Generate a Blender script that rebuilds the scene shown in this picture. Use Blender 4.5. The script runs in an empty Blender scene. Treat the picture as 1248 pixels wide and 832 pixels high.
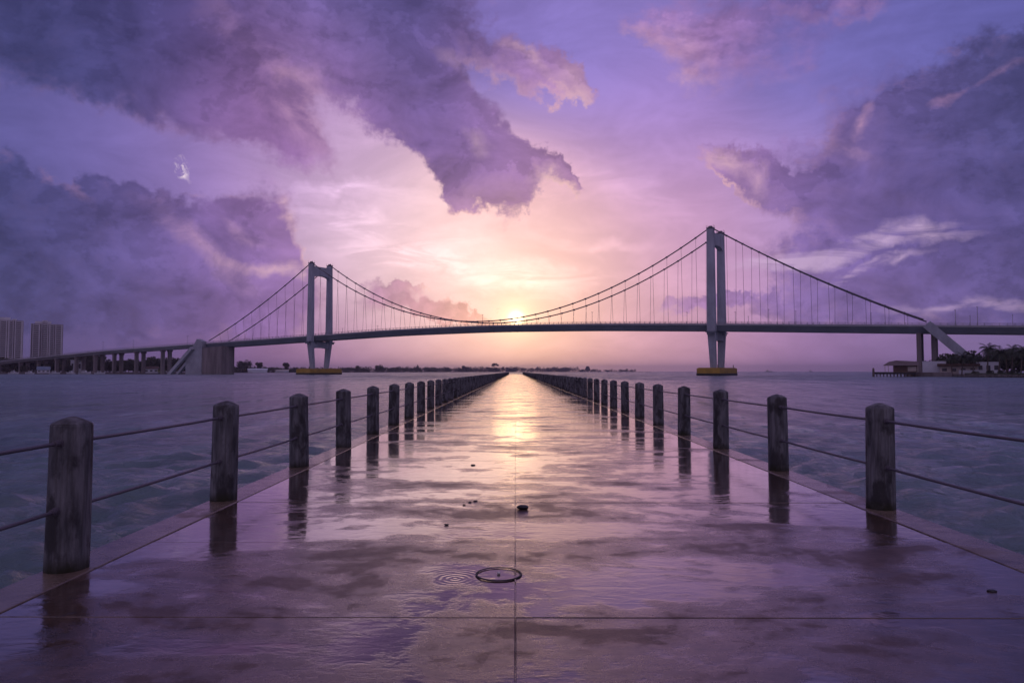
import bpy, math, random
import numpy as np
from mathutils import Vector, Matrix
random.seed(7); np.random.seed(7)
R = math.radians
C = bpy.data.collections.new("place"); bpy.context.scene.collection.children.link(C)
scene = bpy.context.scene

# ---------------------------------------------------------------- camera
CAM_Z = 2.30          # eye height over the water, the pier top is at 0.80
DECK = 0.80
F = 832.0
PITCH = math.atan(36.5/832); YAW = math.atan(4/832)   # looking slightly up, slightly left of the pier's axis
cam_d = bpy.data.cameras.new("camera"); cam = bpy.data.objects.new("camera", cam_d); C.objects.link(cam)
cam_d.sensor_width = 36; cam_d.lens = 24.0; cam_d.clip_end = 20000; cam_d.clip_start = 0.05
cam.location = (0, 0, CAM_Z); cam.rotation_euler = (R(90)+PITCH, 0, YAW)
scene.camera = cam
def ray(px, py):      # direction of a place in the photograph, in the world
    a = (px-624)/F; b = (416-py)/F
    Y = math.cos(PITCH)-b*math.sin(PITCH); Z = math.sin(PITCH)+b*math.cos(PITCH)
    X = a*math.cos(YAW)-Y*math.sin(YAW); Y2 = a*math.sin(YAW)+Y*math.cos(YAW)
    return X, Y2, Z
def U(px, py=445):
    X, Y, Z = ray(px, py); return X/Y
def at(px, Y): return U(px)*Y
def hz(px, py, Y):
    x, y, z = ray(px, py); return CAM_Z+z/y*Y

# ---------------------------------------------------------------- node helper
def lin(c):
    return tuple(((v/255)/12.92 if v/255 <= .04045 else ((v/255+.055)/1.055)**2.4) for v in c)
class NT:
    def __init__(s, nt, dim='3D'): s.nt = nt; s.x = 0; s.dim = dim
    def n(s, t, **k):
        nd = s.nt.nodes.new(t); s.x += 40; nd.location = (s.x, 0)
        for a, b in k.items(): setattr(nd, a, b)
        return nd
    def put(s, sock, v):
        if isinstance(v, bpy.types.NodeSocket): s.nt.links.new(v, sock)
        elif v is not None:
            try: sock.default_value = v
            except Exception:
                sock.default_value = (v[0], v[1], v[2], 1) if hasattr(v, '__len__') else (v, v, v)
    def m(s, op, a, b=None, c=None, clamp=False):
        nd = s.n('ShaderNodeMath', operation=op); nd.use_clamp = clamp
        s.put(nd.inputs[0], a); s.put(nd.inputs[1], b); s.put(nd.inputs[2], c)
        return nd.outputs[0]
    def v(s, op, a, b=None, c=None):
        nd = s.n('ShaderNodeVectorMath', operation=op)
        s.put(nd.inputs[0], a)
        if op == 'SCALE': s.put(nd.inputs[3], b)
        else:
            s.put(nd.inputs[1], b); s.put(nd.inputs[2], c)
        return nd.outputs[1] if op in ('DOT_PRODUCT', 'LENGTH', 'DISTANCE') else nd.outputs[0]
    def noise(s, vec, scale, detail=4, rough=.55, dist=0, col=False, lac=2.0, typ='FBM'):
        nd = s.n('ShaderNodeTexNoise'); nd.noise_dimensions = s.dim; nd.noise_type = typ
        s.put(nd.inputs['Vector'], vec); s.put(nd.inputs['Scale'], scale); s.put(nd.inputs['Detail'], detail)
        s.put(nd.inputs['Roughness'], rough); s.put(nd.inputs['Distortion'], dist); s.put(nd.inputs['Lacunarity'], lac)
        return nd.outputs['Color'] if col else nd.outputs[0]
    def rng(s, v, a, b, c=0., d=1., smooth=False):
        nd = s.n('ShaderNodeMapRange'); nd.clamp = True
        if smooth: nd.interpolation_type = 'SMOOTHSTEP'
        for i, q in enumerate((v, a, b, c, d)): s.put(nd.inputs[i], q)
        return nd.outputs[0]
    def mix(s, f, a, b, blend='MIX'):
        nd = s.n('ShaderNodeMix'); nd.data_type = 'RGBA'; nd.blend_type = blend
        s.put(nd.inputs[0], f); s.put(nd.inputs[6], a); s.put(nd.inputs[7], b)
        return nd.outputs[2]
    def fmix(s, f, a, b):
        nd = s.n('ShaderNodeMix'); nd.data_type = 'FLOAT'
        s.put(nd.inputs[0], f); s.put(nd.inputs[2], a); s.put(nd.inputs[3], b)
        return nd.outputs[0]
    def mapping(s, vec, scale=(1, 1, 1), loc=(0, 0, 0), rot=(0, 0, 0), typ='POINT'):
        nd = s.n('ShaderNodeMapping', vector_type=typ); s.put(nd.inputs[0], vec)
        nd.inputs['Location'].default_value = loc; nd.inputs['Rotation'].default_value = rot; nd.inputs['Scale'].default_value = scale
        return nd.outputs[0]
    def sep(s, vec):
        nd = s.n('ShaderNodeSeparateXYZ'); s.put(nd.inputs[0], vec); return nd.outputs
    def comb(s, x, y, z):
        nd = s.n('ShaderNodeCombineXYZ'); s.put(nd.inputs[0], x); s.put(nd.inputs[1], y); s.put(nd.inputs[2], z); return nd.outputs[0]

# ---------------------------------------------------------------- world: dusk sky with broken cloud
def sp(px, py):       # stereographic sky coordinates of a direction (valid all round the viewer)
    X, Y, Z = ray(px, py); l = math.sqrt(X*X+Y*Y+Z*Z); X /= l; Y /= l; Z /= l
    return (2*X/(1+Y), 2*Z/(1+Y), 0)
SUN_PX = (629, 388)
sx, sy, sz = ray(*SUN_PX); SUN_EL = math.atan2(sz, math.hypot(sx, sy)); SUN_AZ = math.atan2(sx, sy)

CLEAR = [((0, -150), (72, 72, 132), 200), ((620, -200), (112, 100, 165), 200), ((1300, -150), (85, 85, 155), 200),
 ((30, 150), (100, 94, 160), 110), ((150, 170), (116, 102, 170), 90), ((250, 200), (146, 118, 181), 80), ((340, 190), (172, 138, 190), 70),
 ((420, 215), (190, 156, 198), 80), ((430, 280), (220, 190, 212), 80), ((500, 330), (240, 208, 208), 70), ((560, 300), (242, 204, 202), 70),
 ((630, 265), (224, 172, 192), 70), ((600, 345), (255, 226, 198), 60), ((690, 345), (252, 208, 176), 60), ((700, 290), (236, 186, 190), 60),
 ((780, 250), (186, 144, 192), 80), ((780, 150), (150, 124, 198), 80), ((700, 60), (134, 119, 195), 80), ((620, 20), (126, 110, 185), 80),
 ((850, 320), (200, 152, 188), 70), ((800, 390), (212, 164, 180), 70), ((930, 320), (178, 142, 190), 70), ((1000, 240), (158, 130, 194), 80),
 ((1050, 60), (116, 108, 184), 100), ((1200, 50), (96, 95, 166), 100), ((1240, 300), (110, 92, 150), 80), ((1080, 320), (160, 130, 180), 70),
 ((1200, 375), (150, 125, 178), 60), ((640, 432), (212, 152, 150), 70), ((560, 428), (192, 140, 164), 60), ((450, 430), (162, 120, 164), 60),
 ((340, 425), (132, 98, 150), 60), ((200, 410), (108, 87, 146), 70), ((60, 400), (84, 78, 132), 80), ((740, 428), (192, 142, 168), 60),
 ((850, 430), (170, 128, 168), 60), ((980, 430), (146, 111, 165), 60), ((1080, 430), (126, 101, 158), 60), ((1230, 430), (98, 86, 142), 80),
 ((-300, 200), (70, 72, 125), 250), ((1600, 200), (80, 78, 135), 250)]
CLOUD = [((60, 60), (60, 60, 108), 90), ((200, 70), (68, 63, 116), 80), ((300, 130), (96, 72, 130), 60), ((420, 50), (86, 82, 146), 70),
 ((480, 110), (78, 70, 128), 60), ((560, 170), (92, 72, 140), 60), ((600, 230), (122, 90, 154), 40), ((640, 78), (112, 88, 150), 40), ((690, 112), (184, 138, 182), 35), ((660, 140), (165, 124, 180), 35), ((400, 130), (150, 112, 165), 40), ((380, 160), (155, 105, 158), 35),
 ((30, 330), (62, 62, 112), 90), ((150, 280), (84, 77, 136), 70), ((250, 300), (116, 93, 161), 60), ((330, 270), (150, 114, 174), 50),
 ((180, 370), (84, 73, 128), 60), ((330, 360), (132, 97, 158), 60), ((490, 352), (160, 124, 165), 30), ((550, 378), (215, 158, 164), 40), ((610, 382), (235, 165, 140), 25),
 ((930, 40), (106, 88, 155), 60), ((840, 80), (172, 128, 184), 60), ((890, 190), (160, 118, 170), 40), ((950, 225), (112, 90, 156), 50), ((1090, 170), (92, 80, 138), 60),
 ((1230, 170), (68, 68, 118), 80), ((1130, 260), (98, 82, 146), 60), ((1230, 330), (88, 77, 136), 80), ((1000, 340), (122, 97, 160), 60),
 ((1100, 400), (110, 91, 150), 60), ((840, 372), (152, 113, 164), 50), ((690, 275), (165, 120, 160), 40), ((340, 210), (150, 110, 165), 40),
 ((-300, 200), (62, 64, 112), 250), ((1600, 200), (70, 70, 122), 250), ((620, -200), (80, 76, 135), 200)]
# clouds: centre, half axes, turn (deg, clockwise in the picture), strength
PUFF = [((402, 112), 30, 66, -35, -.8), ((440, 180), 56, 22, 32, -.7), ((345, 205), 70, 14, 15, -.4), ((520, 70), 16, 10, 30, -.4), ((725, 165), 40, 30, 30, -.4), ((600, 95), 22, 12, 30, -.35), ((470, 245), 50, 20, 0, -.3), ((1014, 198), 26, 30, 20, -.75), ((170, 190), 140, 22, 14, -.7), ((400, 330), 22, 60, 0, -.4),
 ((90, 20), 270, 62, 8, 1.0), ((250, 92), 150, 48, 22, 1.0), ((345, 145), 62, 26, 38, .85), ((420, 15), 100, 70, 30, .75),
 ((500, 95), 95, 58, 42, 1.0), ((562, 170), 66, 34, 55, 1.0), ((610, 212), 58, 22, 5, .9), ((622, 240), 14, 34, -8, .95), ((682, 214), 34, 13, 35, .95), ((565, 236), 36, 12, -22, .85),
 ((635, 74), 56, 18, 38, .8), ((695, 110), 30, 18, 40, .62), ((670, 100), 40, 30, 0, .3),
 ((60, 310), 200, 52, 12, 1.1), ((110, 350), 210, 34, 3, 1.0), ((165, 268), 46, 24, 20, .6), ((290, 270), 68, 32, 0, .95), ((328, 296), 34, 46, -10, 1.25), ((320, 350), 60, 30, 5, .6), ((20, 235), 60, 26, 30, .4),
 ((345, 208), 48, 12, 12, .5), ((492, 350), 24, 10, 0, .62), ((525, 376), 54, 15, 8, .8), ((575, 384), 44, 9, 6, .75), ((604, 386), 20, 5, 0, .7), ((528, 347), 20, 3, 0, .5),
 ((930, 25), 90, 55, 10, .75), ((850, 70), 50, 34, 20, .5), ((890, 195), 34, 14, 20, .8), ((925, 215), 36, 16, 40, .8), ((970, 235), 44, 11, -5, .8),
 ((1070, 180), 52, 28, -10, .8), ((1160, 165), 130, 62, -14, 1.2), ((1240, 140), 80, 52, -20, 1.0), ((1225, 250), 160, 70, 0, 1.0), ((1100, 245), 90, 18, 0, .5),
 ((1200, 335), 150, 32, 0, .95), ((1090, 335), 60, 12, 8, .6), ((1000, 335), 46, 16, 10, .75), ((900, 366), 70, 8, 0, .55), ((836, 372), 34, 9, 0, .6), ((1130, 400), 190, 20, 0, .5), ((1000, 380), 120, 12, 0, .4),
 ((688, 274), 20, 7, 10, .55), ((760, 40), 40, 14, 20, .2), ((1050, 5), 60, 10, 0, .4),
 ((1500, 150), 200, 120, 0, .8), ((-300, 260), 250, 160, 0, .8), ((300, -180), 300, 90, 15, .9), ((900, -260), 260, 80, -10, .8)]
GAPS = [((218, 196), 7, 9, 40, 1.15, 0), ((224, 206), 8, 4, 40, .5, 0), ((1010, 300), 55, 5, -14, .9, 1), ((1105, 292), 46, 8, -8, 1.0, 1), ((990, 316), 60, 6, -6, .9, 1), ((1040, 332), 26, 4, -12, .7, 1), ((1185, 372), 60, 6, -3, .8, 1), ((1090, 322), 20, 4, -20, .7, 1)]
STREAK = [((410, 235), 50, 7, -4, .22), ((470, 285), 80, 14, 8, .20), ((470, 312), 60, 8, 4, .18), ((560, 330), 90, 14, 6, .2), ((640, 340), 60, 12, 0, .18), ((735, 298), 50, 6, 4, .14), ((760, 230), 60, 10, 20, .10), ((415, 262), 50, 6, 2, .12), ((290, 155), 70, 10, 25, .05), ((940, 298), 40, 5, 10, .12), ((960, 270), 50, 6, 10, .08), ((1000, 190), 70, 12, -10, .06)]

RIDGE = [((240, 300), 48, 9, 38, .5), ((200, 262), 10, 14, 30, .35), ((75, 214), 22, 4, 45, .9), ((290, 238), 52, 2.6, 3, .8), ((350, 262), 5, 24, -14, 1.3), ((359, 300), 5, 24, -12, 1.2), ((325, 328), 34, 5, 12, .8), ((300, 285), 18, 5, 30, .4),
 ((385, 140), 20, 46, -35, .42), ((352, 112), 26, 22, -20, .4), ((300, 40), 12, 40, -50, .3), ((588, 175), 12, 8, 30, .3), ((705, 112), 12, 24, -30, .7), ((640, 62), 26, 6, 38, .6), ((575, 80), 30, 8, 30, .5), ((660, 225), 12, 16, 10, .6), ((1150, 123), 12, 4, -10, .6), ((1222, 92), 18, 3.5, -28, .5),
 ((1052, 155), 6, 12, 20, .9), ((1028, 184), 16, 6, 20, .7), ((885, 196), 14, 7, 30, 1.0), ((915, 222), 8, 16, -20, .6), ((545, 368), 14, 5, 40, 1.0), ((530, 356), 14, 4, 20, .7), ((820, 78), 40, 22, 20, .8), ((850, 115), 22, 14, 0, .8)]
SOFTB = [((130, 70), 330, 120, 12, 1.0), ((330, 190), 120, 60, 30, .6), ((930, 40), 150, 90, 0, .9), ((1180, 350), 240, 70, 0, .5), ((100, 380), 300, 30, 0, .9), ((400, 60), 140, 120, 0, .5), ((1240, 260), 150, 50, 0, .3)]
def blobs(T, p, items, start=0.0):
    acc = start
    for it in items:
        (cx, cy), rx, ry, rot, s_ = it[:5]
        g = T.n('ShaderNodeTexGradient', gradient_type='SPHERICAL'); tm = g.texture_mapping
        tm.vector_type = 'TEXTURE'; tm.translation = sp(cx, cy); tm.rotation = (0, 0, -R(rot)); tm.scale = (2*rx/F, 2*ry/F, 1)
        T.put(g.inputs[0], p)
        acc = T.m('MULTIPLY_ADD', g.outputs['Fac'], s_, acc)
    return acc
def field(T, p, pts, default=(150, 134, 172)):      # colours blended by nearness; no implicit conversions, so the shader stays small
    e0 = 1e-3; dl = lin(default)
    acc = (dl[0]*e0, dl[1]*e0, dl[2]*e0); w = e0
    for (px, py), col, sg in pts:
        d = T.v('DISTANCE', p, sp(px, py))
        e = T.m('POWER', math.exp(-1/(sg/F)**2) if sg > 100 else max(math.exp(-1/(sg/F)**2), 1e-37), T.m('MULTIPLY', d, d))
        acc = T.v('ADD', T.v('SCALE', lin(col), e), acc)
        w = T.m('ADD', e, w)
    nd = T.n('ShaderNodeMath', operation='DIVIDE'); nd.inputs[0].default_value = 1; T.put(nd.inputs[1], w)
    return T.v('SCALE', acc, nd.outputs[0])

def build_world():
    wd = bpy.data.worlds.new("World"); scene.world = wd; wd.use_nodes = True
    nt = wd.node_tree; nt.nodes.clear()
    # cloud density as a node group so that it can be sampled twice
    g = bpy.data.node_groups.new('cloud_density', 'ShaderNodeTree')
    g.interface.new_socket('p', in_out='INPUT', socket_type='NodeSocketVector')
    g.interface.new_socket('d', in_out='OUTPUT', socket_type='NodeSocketFloat')
    g.interface.new_socket('tos', in_out='INPUT', socket_type='NodeSocketVector')
    g.interface.new_socket('d1', in_out='OUTPUT', socket_type='NodeSocketFloat')
    G = NT(g, '2D'); gi = G.n('NodeGroupInput'); go = G.n('NodeGroupOutput')
    p0 = gi.outputs[0]
    w1 = G.v('SUBTRACT', G.noise(p0, 5.5, 3, .5, col=True), (.5, .5, .5))
    w2 = G.v('SUBTRACT', G.noise(G.v('ADD', p0, (3.1, 1.7, 0)), 17, 5, .62, col=True), (.5, .5, .5))
    p1 = G.v('ADD', p0, G.v('SCALE', w1, .055)); p1 = G.v('ADD', p1, G.v('SCALE', w2, .055))
    w3 = G.v('SUBTRACT', G.noise(G.v('ADD', p0, (8.3, 4.1, 0)), 46, 4, .65, col=True), (.5, .5, .5)); p1 = G.v('ADD', p1, G.v('SCALE', w3, .030))
    p1 = G.v('MULTIPLY', p1, (1, 1, 0))
    tos = G.v('SCALE', gi.outputs[1], .016)
    D = blobs(G, p1, PUFF); D1 = blobs(G, G.v('ADD', p1, tos), PUFF)
    f0 = G.noise(G.v('MULTIPLY', p0, (1, 1.4, 1)), 11, 7, .64)
    f1 = G.noise(G.v('MULTIPLY', G.v('ADD', p0, tos), (1, 1.4, 1)), 11, 6, .64)
    G.put(go.inputs[0], G.m('MULTIPLY_ADD', G.m('SUBTRACT', f0, .5), .85, D))
    G.put(go.inputs[1], G.m('MULTIPLY_ADD', G.m('SUBTRACT', f1, .5), .85, D1))
    T = NT(nt, '2D')
    tc = T.n('ShaderNodeTexCoord'); d = tc.outputs['Generated']
    x, y, z = T.sep(T.v('NORMALIZE', d))
    z = T.m('MAXIMUM', z, -0.02)
    k = T.m('DIVIDE', 2.0, T.m('MAXIMUM', T.m('ADD', y, 1.0), .02))
    p = T.comb(T.m('MULTIPLY', x, k), T.m('MULTIPLY', z, k), 0.0)
    sc = sp(*SUN_PX)
    tos = T.v('NORMALIZE', T.v('SUBTRACT', sc, p))
    nd = T.n('ShaderNodeGroup'); nd.node_tree = g; T.put(nd.inputs[0], p); T.put(nd.inputs[1], tos); D0, D1 = nd.outputs[0], nd.outputs[1]
    soft = T.m('MULTIPLY_ADD', T.m('MINIMUM', blobs(T, p, SOFTB), 1.0), .26, T.rng(T.noise(p, 5, 2), .35, .65, .07, .16))
    mask = T.rng(D0, T.m('SUBTRACT', .62, soft), T.m('ADD', .62, soft), 0, 1, smooth=True)
    rim = T.m('SUBTRACT', D0, D1)
    S = field(T, p, CLEAR); K = field(T, p, CLOUD)
    # thin veils and streaks in the clear part
    pw = T.v('ADD', p, T.v('SCALE', T.v('SUBTRACT', T.noise(p, 9, 5, .6, col=True), (.5, .5, .5)), .07))
    pw = T.v('MULTIPLY', pw, (1, 1, 0))
    st = blobs(T, pw, STREAK)
    veil = T.noise(T.v('MULTIPLY', p, (1, 2.6, 1)), 5.5, 7, .62, dist=.4)
    veil = T.rng(veil, .35, .7, -.10, .13)
    wisp = T.noise(T.mapping(p, scale=(1, 5, 1), rot=(0, 0, .25)), 9, 6, .6, dist=.6)
    fac = T.m('ADD', T.m('MULTIPLY', st, T.rng(wisp, .38, .62, .35, 1.9)), T.m('ADD', 1.0, veil))
    S = T.v('SCALE', S, fac)
    S = T.v('ADD', T.v('SCALE', (.05, .055, .05), T.m('MULTIPLY', st, T.rng(wisp, .38, .62, 0, 1.6))), S)
    # body of the clouds
    body = T.noise(T.v('MULTIPLY', p, (1, 1.5, 1)), 10, 7, .62, dist=.3)
    K = T.v('SCALE', K, T.rng(body, .3, .7, .72, 1.30))
    sunK = T.m('MULTIPLY', rim, 4.6)
    up = T.m('MAXIMUM', sunK, -.25)
    ds = T.v('DISTANCE', p, sc)
    near = T.m('EXPONENT', T.m('MULTIPLY', ds, -3.4))
    litc = T.mix(near, lin((170, 122, 176)) + (1,), lin((255, 214, 182)) + (1,))
    edge = T.m('MULTIPLY', T.m('MULTIPLY', T.m('MAXIMUM', sunK, 0.0), T.rng(D0, .35, 1.0, 1.0, .05)), .8, clamp=True)
    edge = T.m('MULTIPLY', edge, T.rng(soft, .12, .4, 1.0, .3))
    K = T.mix(edge, K, litc)
    K = T.v('SCALE', K, T.m('ADD', 1.0, T.m('MULTIPLY', T.m('MINIMUM', up, 0.0), .6)))
    rg = T.rng(T.m('MULTIPLY', blobs(T, pw, RIDGE), T.rng(body, .38, .60, .15, 1.3)), .0, 1.7, 0, .8)
    K = T.mix(rg, K, T.mix(T.rng(near, .12, .45), lin((205, 152, 185)) + (1,), lin((250, 215, 190)) + (1,)))
    col = T.mix(mask, S, K)
    gp = blobs(T, pw, [q for q in GAPS if q[5] == 1]); g0 = blobs(T, pw, [q for q in GAPS if q[5] == 0])
    gp = T.rng(T.m('MULTIPLY', gp, T.rng(wisp, .35, .6, .2, 1.3)), .1, 1.2, 0, .7)
    col = T.mix(gp, col, lin((200, 172, 208)) + (1,))
    col = T.mix(T.rng(T.m('MULTIPLY', g0, T.rng(T.noise(pw, 48, 4, .65), .40, .60, .0, 1.7)), .25, 1.5, 0, .75), col, lin((240, 222, 232)) + (1,))
    # the sun's glow behind thin cloud
    dd = T.m('MULTIPLY', ds, ds)
    for sg, c in ((.20, (.10, .055, .010)), (.085, (.26, .17, .045)), (.028, (.40, .30, .12)), (.0085, (4., 3.1, 1.5))):
        e = T.m('EXPONENT', T.m('MULTIPLY', dd, -1/sg**2))
        col = T.v('ADD', T.v('SCALE', c, e), col)
    # daylight model of the clear air above, seen faintly through it all
    sky = T.n('ShaderNodeTexSky'); sky.sky_type = 'NISHITA'; sky.sun_disc = False
    sky.sun_elevation = SUN_EL; sky.sun_rotation = SUN_AZ; sky.altitude = 0; sky.dust_density = 2.0; sky.ozone_density = 3.0
    hs = T.n('ShaderNodeHueSaturation'); hs.inputs['Saturation'].default_value = .98; T.put(hs.inputs['Color'], col)
    gm = T.n('ShaderNodeGamma'); gm.inputs[1].default_value = 1.02; T.put(gm.inputs[0], hs.outputs[0])
    col = T.v('MULTIPLY', gm.outputs[0], (1.10, 1.07, 1.04))
    bg1 = T.n('ShaderNodeBackground'); T.put(bg1.inputs[0], col); bg1.inputs[1].default_value = 1.0
    bg2 = T.n('ShaderNodeBackground'); T.put(bg2.inputs[0], T.v('MULTIPLY', sky.outputs[0], (.12, .10, .2))); bg2.inputs[1].default_value = .05
    add = T.n('ShaderNodeAddShader'); out = T.n('ShaderNodeOutputWorld')
    nt.links.new(bg1.outputs[0], add.inputs[0]); nt.links.new(bg2.outputs[0], add.inputs[1]); nt.links.new(add.outputs[0], out.inputs[0])
    wd.cycles.sampling_method = 'NONE'
build_world()

sd = bpy.data.lights.new("sun", 'SUN'); sun = bpy.data.objects.new("sun", sd); C.objects.link(sun)
sd.energy = .0075; sd.angle = R(4); sd.color = (1.0, .56, .26)
sun.rotation_euler = Vector((sx, sy, sz)).to_track_quat('Z', 'Y').to_euler()

# ---------------------------------------------------------------- mesh helpers
class MB:
    def __init__(s): s.v = []; s.f = []; s.mi = []
    def add(s, vs, fs, mi=0):
        o = len(s.v); s.v += [tuple(q) for q in vs]; s.f += [tuple(i+o for i in f) for f in fs]; s.mi += [mi]*len(fs)
    def hexa(s, b, t, mi=0):     # two rings of four points
        s.add(list(b)+list(t), [(3, 2, 1, 0), (4, 5, 6, 7), (0, 1, 5, 4), (1, 2, 6, 5), (2, 3, 7, 6), (3, 0, 4, 7)], mi)
    def box(s, x0, x1, y0, y1, z0, z1, mi=0):
        s.hexa([(x0, y0, z0), (x1, y0, z0), (x1, y1, z0), (x0, y1, z0)], [(x0, y0, z1), (x1, y0, z1), (x1, y1, z1), (x0, y1, z1)], mi)
    def rbox(s, c, ax, ay, z0, z1, mi=0, top=1.0):   # box on half-axis vectors ax, ay (2-D)
        r = []
        for z, k in ((z0, 1.0), (z1, top)):
            r.append([(c[0]+k*(i*ax[0]+j*ay[0]), c[1]+k*(i*ax[1]+j*ay[1]), z) for i, j in ((-1, -1), (1, -1), (1, 1), (-1, 1))])
        s.hexa(r[0], r[1], mi)
    def tube(s, pts, rad, n=8, mi=0, caps=True):
        pts = [Vector(p) for p in pts]; rings = []; m = len(pts)
        for i, p in enumerate(pts):
            t = (pts[min(i+1, m-1)]-pts[max(i-1, 0)]).normalized()
            a = t.cross(Vector((0, 0, 1)))
            if a.length < 1e-3: a = t.cross(Vector((1, 0, 0)))
            a.normalize(); b = t.cross(a).normalized()
            r = rad[i] if hasattr(rad, '__len__') else rad
            rings.append([p+a*(r*math.cos(2*math.pi*k/n))+b*(r*math.sin(2*math.pi*k/n)) for k in range(n)])
        vs = [q for rg in rings for q in rg]; fs = []
        for i in range(m-1):
            for k in range(n):
                fs.append((i*n+k, i*n+(k+1) % n, (i+1)*n+(k+1) % n, (i+1)*n+k))
        if caps: fs += [tuple(range(n))[::-1], tuple((m-1)*n+k for k in range(n))]
        s.add(vs, fs, mi)
    def lathe(s, prof, n=24, c=(0, 0, 0), mi=0, wob=0):
        vs = []; fs = []; m = len(prof)
        for i, (r, z) in enumerate(prof):
            for k in range(n):
                a = 2*math.pi*k/n; rr = r*(1+wob*math.sin(3*a+z*2.3)+wob*.6*math.sin(7*a-z*5))
                vs.append((c[0]+rr*math.cos(a), c[1]+rr*math.sin(a), c[2]+z))
        for i in range(m-1):
            for k in range(n): fs.append((i*n+k, i*n+(k+1) % n, (i+1)*n+(k+1) % n, (i+1)*n+k))
        fs.append(tuple(range(n))[::-1]); fs.append(tuple((m-1)*n+k for k in range(n)))
        s.add(vs, fs, mi)
    def build(s, name, mat, parent=None, smooth=False, loc=None):
        me = bpy.data.meshes.new(name); me.from_pydata(s.v, [], s.f); me.update()
        mats = mat if isinstance(mat, (list, tuple)) else [mat]
        for q in mats: me.materials.append(q)
        if len(mats) > 1: me.polygons.foreach_set('material_index', s.mi)
        if smooth: me.polygons.foreach_set('use_smooth', [True]*len(me.polygons))
        o = bpy.data.objects.new(name, me); C.objects.link(o)
        if parent is not None: o.parent = parent
        if loc is not None: o.location = loc
        return o
def tag(o, label=None, cat=None, group=None, kind=None):
    if label: o['label'] = label
    if cat: o['category'] = cat
    if group: o['group'] = group
    if kind: o['kind'] = kind
    return o
def empty(name, loc=(0, 0, 0), rz=0):
    o = bpy.data.objects.new(name, None); o.empty_display_size = .2; C.objects.link(o); o.location = loc; o.rotation_euler = (0, 0, rz); return o
def dup(o, loc=None, rz=None, scale=None, label=None):
    def cp(q, par):
        c = q.copy(); C.objects.link(c); c.parent = par
        for ch in q.children: cp(ch, c)
        return c
    r = cp(o, None)
    if loc is not None: r.location = loc
    if rz is not None: r.rotation_euler = (r.rotation_euler[0], r.rotation_euler[1], rz)
    if scale is not None: r.scale = scale if hasattr(scale, '__len__') else (scale,)*3
    if label: r['label'] = label
    return r

# ---------------------------------------------------------------- materials
def mat(name):
    m = bpy.data.materials.new(name); m.use_nodes = True; nt = m.node_tree
    b = nt.nodes['Principled BSDF']; return m, NT(nt), b
def objco(T): return T.n('ShaderNodeTexCoord').outputs['Object']
def bump(T, b, h, strength=.3, dist=.02):
    nd = T.n('ShaderNodeBump'); nd.inputs['Strength'].default_value = strength; nd.inputs['Distance'].default_value = dist
    T.put(nd.inputs['Height'], h); T.put(b.inputs['Normal'], nd.outputs[0]); return nd
def simple(name, col, rough=.7, var=.25, scale=1.0, metal=0, stretch=(1, 1, 1), bs=0, bd=.02):
    m, T, b = mat(name); co = T.mapping(objco(T), scale=stretch)
    n = T.noise(co, scale, 5, .6)
    f = T.rng(n, .3, .7, 1-var, 1+var)
    T.put(b.inputs['Base Color'], T.v('SCALE', col, f))
    b.inputs['Roughness'].default_value = rough; b.inputs['Metallic'].default_value = metal
    if bs: bump(T, b, T.noise(co, scale*6, 5, .6), bs, bd)
    return m
M = {}
M['bridge'] = simple('painted_grey_concrete', (.30, .33, .38), .7, .24, .22, stretch=(1, 1, .35))
M['steel'] = simple('girder_paint', (.12, .15, .18), .6, .2, .1)
M['slab'] = simple('deck_edge_concrete', (.30, .31, .34), .75, .15, .15)
M['cable'] = simple('cable_paint', (.10, .09, .11), .5, .1, 1)
M['railm'] = simple('rail_paint', (.22, .22, .25), .5, .1, 1)
M['anchor'] = simple('stained_concrete', (.17, .15, .15), .85, .5, .25, stretch=(1, 1, .12))
M['anchorlite'] = simple('pale_concrete', (.30, .32, .36), .85, .2, .15)
M['yellow'] = simple('yellow_fender_paint', (.36, .22, .02), .6, .25, .3)
M['black'] = simple('tarred_rubber', (.012, .012, .014), .6, .2, .5)
M['leafdark'] = simple('dark_foliage', (.028, .036, .018), .8, .4, .5)
M['palmleaf'] = simple('palm_foliage', (.028, .042, .02), .6, .4, .8)
M['lime'] = simple('yellow_green_foliage', (.16, .20, .03), .8, .3, .8)
M['bark'] = simple('bark', (.09, .07, .055), .9, .3, 2)
M['white'] = simple('white_wall_paint', (.55, .58, .64), .7, .08, .3)
M['beige'] = simple('beige_wall', (.42, .38, .34), .8, .15, .4)
M['brown'] = simple('brown_roof_tiles', (.09, .055, .04), .8, .25, .8)
M['thatch'] = simple('shingle_roof', (.12, .095, .09), .9, .25, 1.2)
M['wood'] = simple('weathered_timber', (.10, .08, .065), .85, .3, 1.5)
M['glass'] = simple('dark_window_glass', (.02, .025, .035), .12, .2, 1)
M['tower'] = simple('condo_wall', (.30, .29, .33), .8, .12, .05)
M['balc'] = simple('condo_balcony', (.50, .50, .54), .8, .12, .1)
M['blue'] = simple('blue_awning', (.12, .17, .24), .7, .15, .4)
M['rock'] = simple('shore_rock', (.13, .12, .11), .9, .4, .6, bs=.5, bd=.1)
M['hull'] = simple('boat_hull', (.42, .43, .46), .4, .08, .5)
M['lawn'] = simple('grass', (.04, .06, .025), .95, .4, .4)
M['soil'] = simple('bank_soil', (.06, .05, .042), .95, .4, .1)

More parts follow.
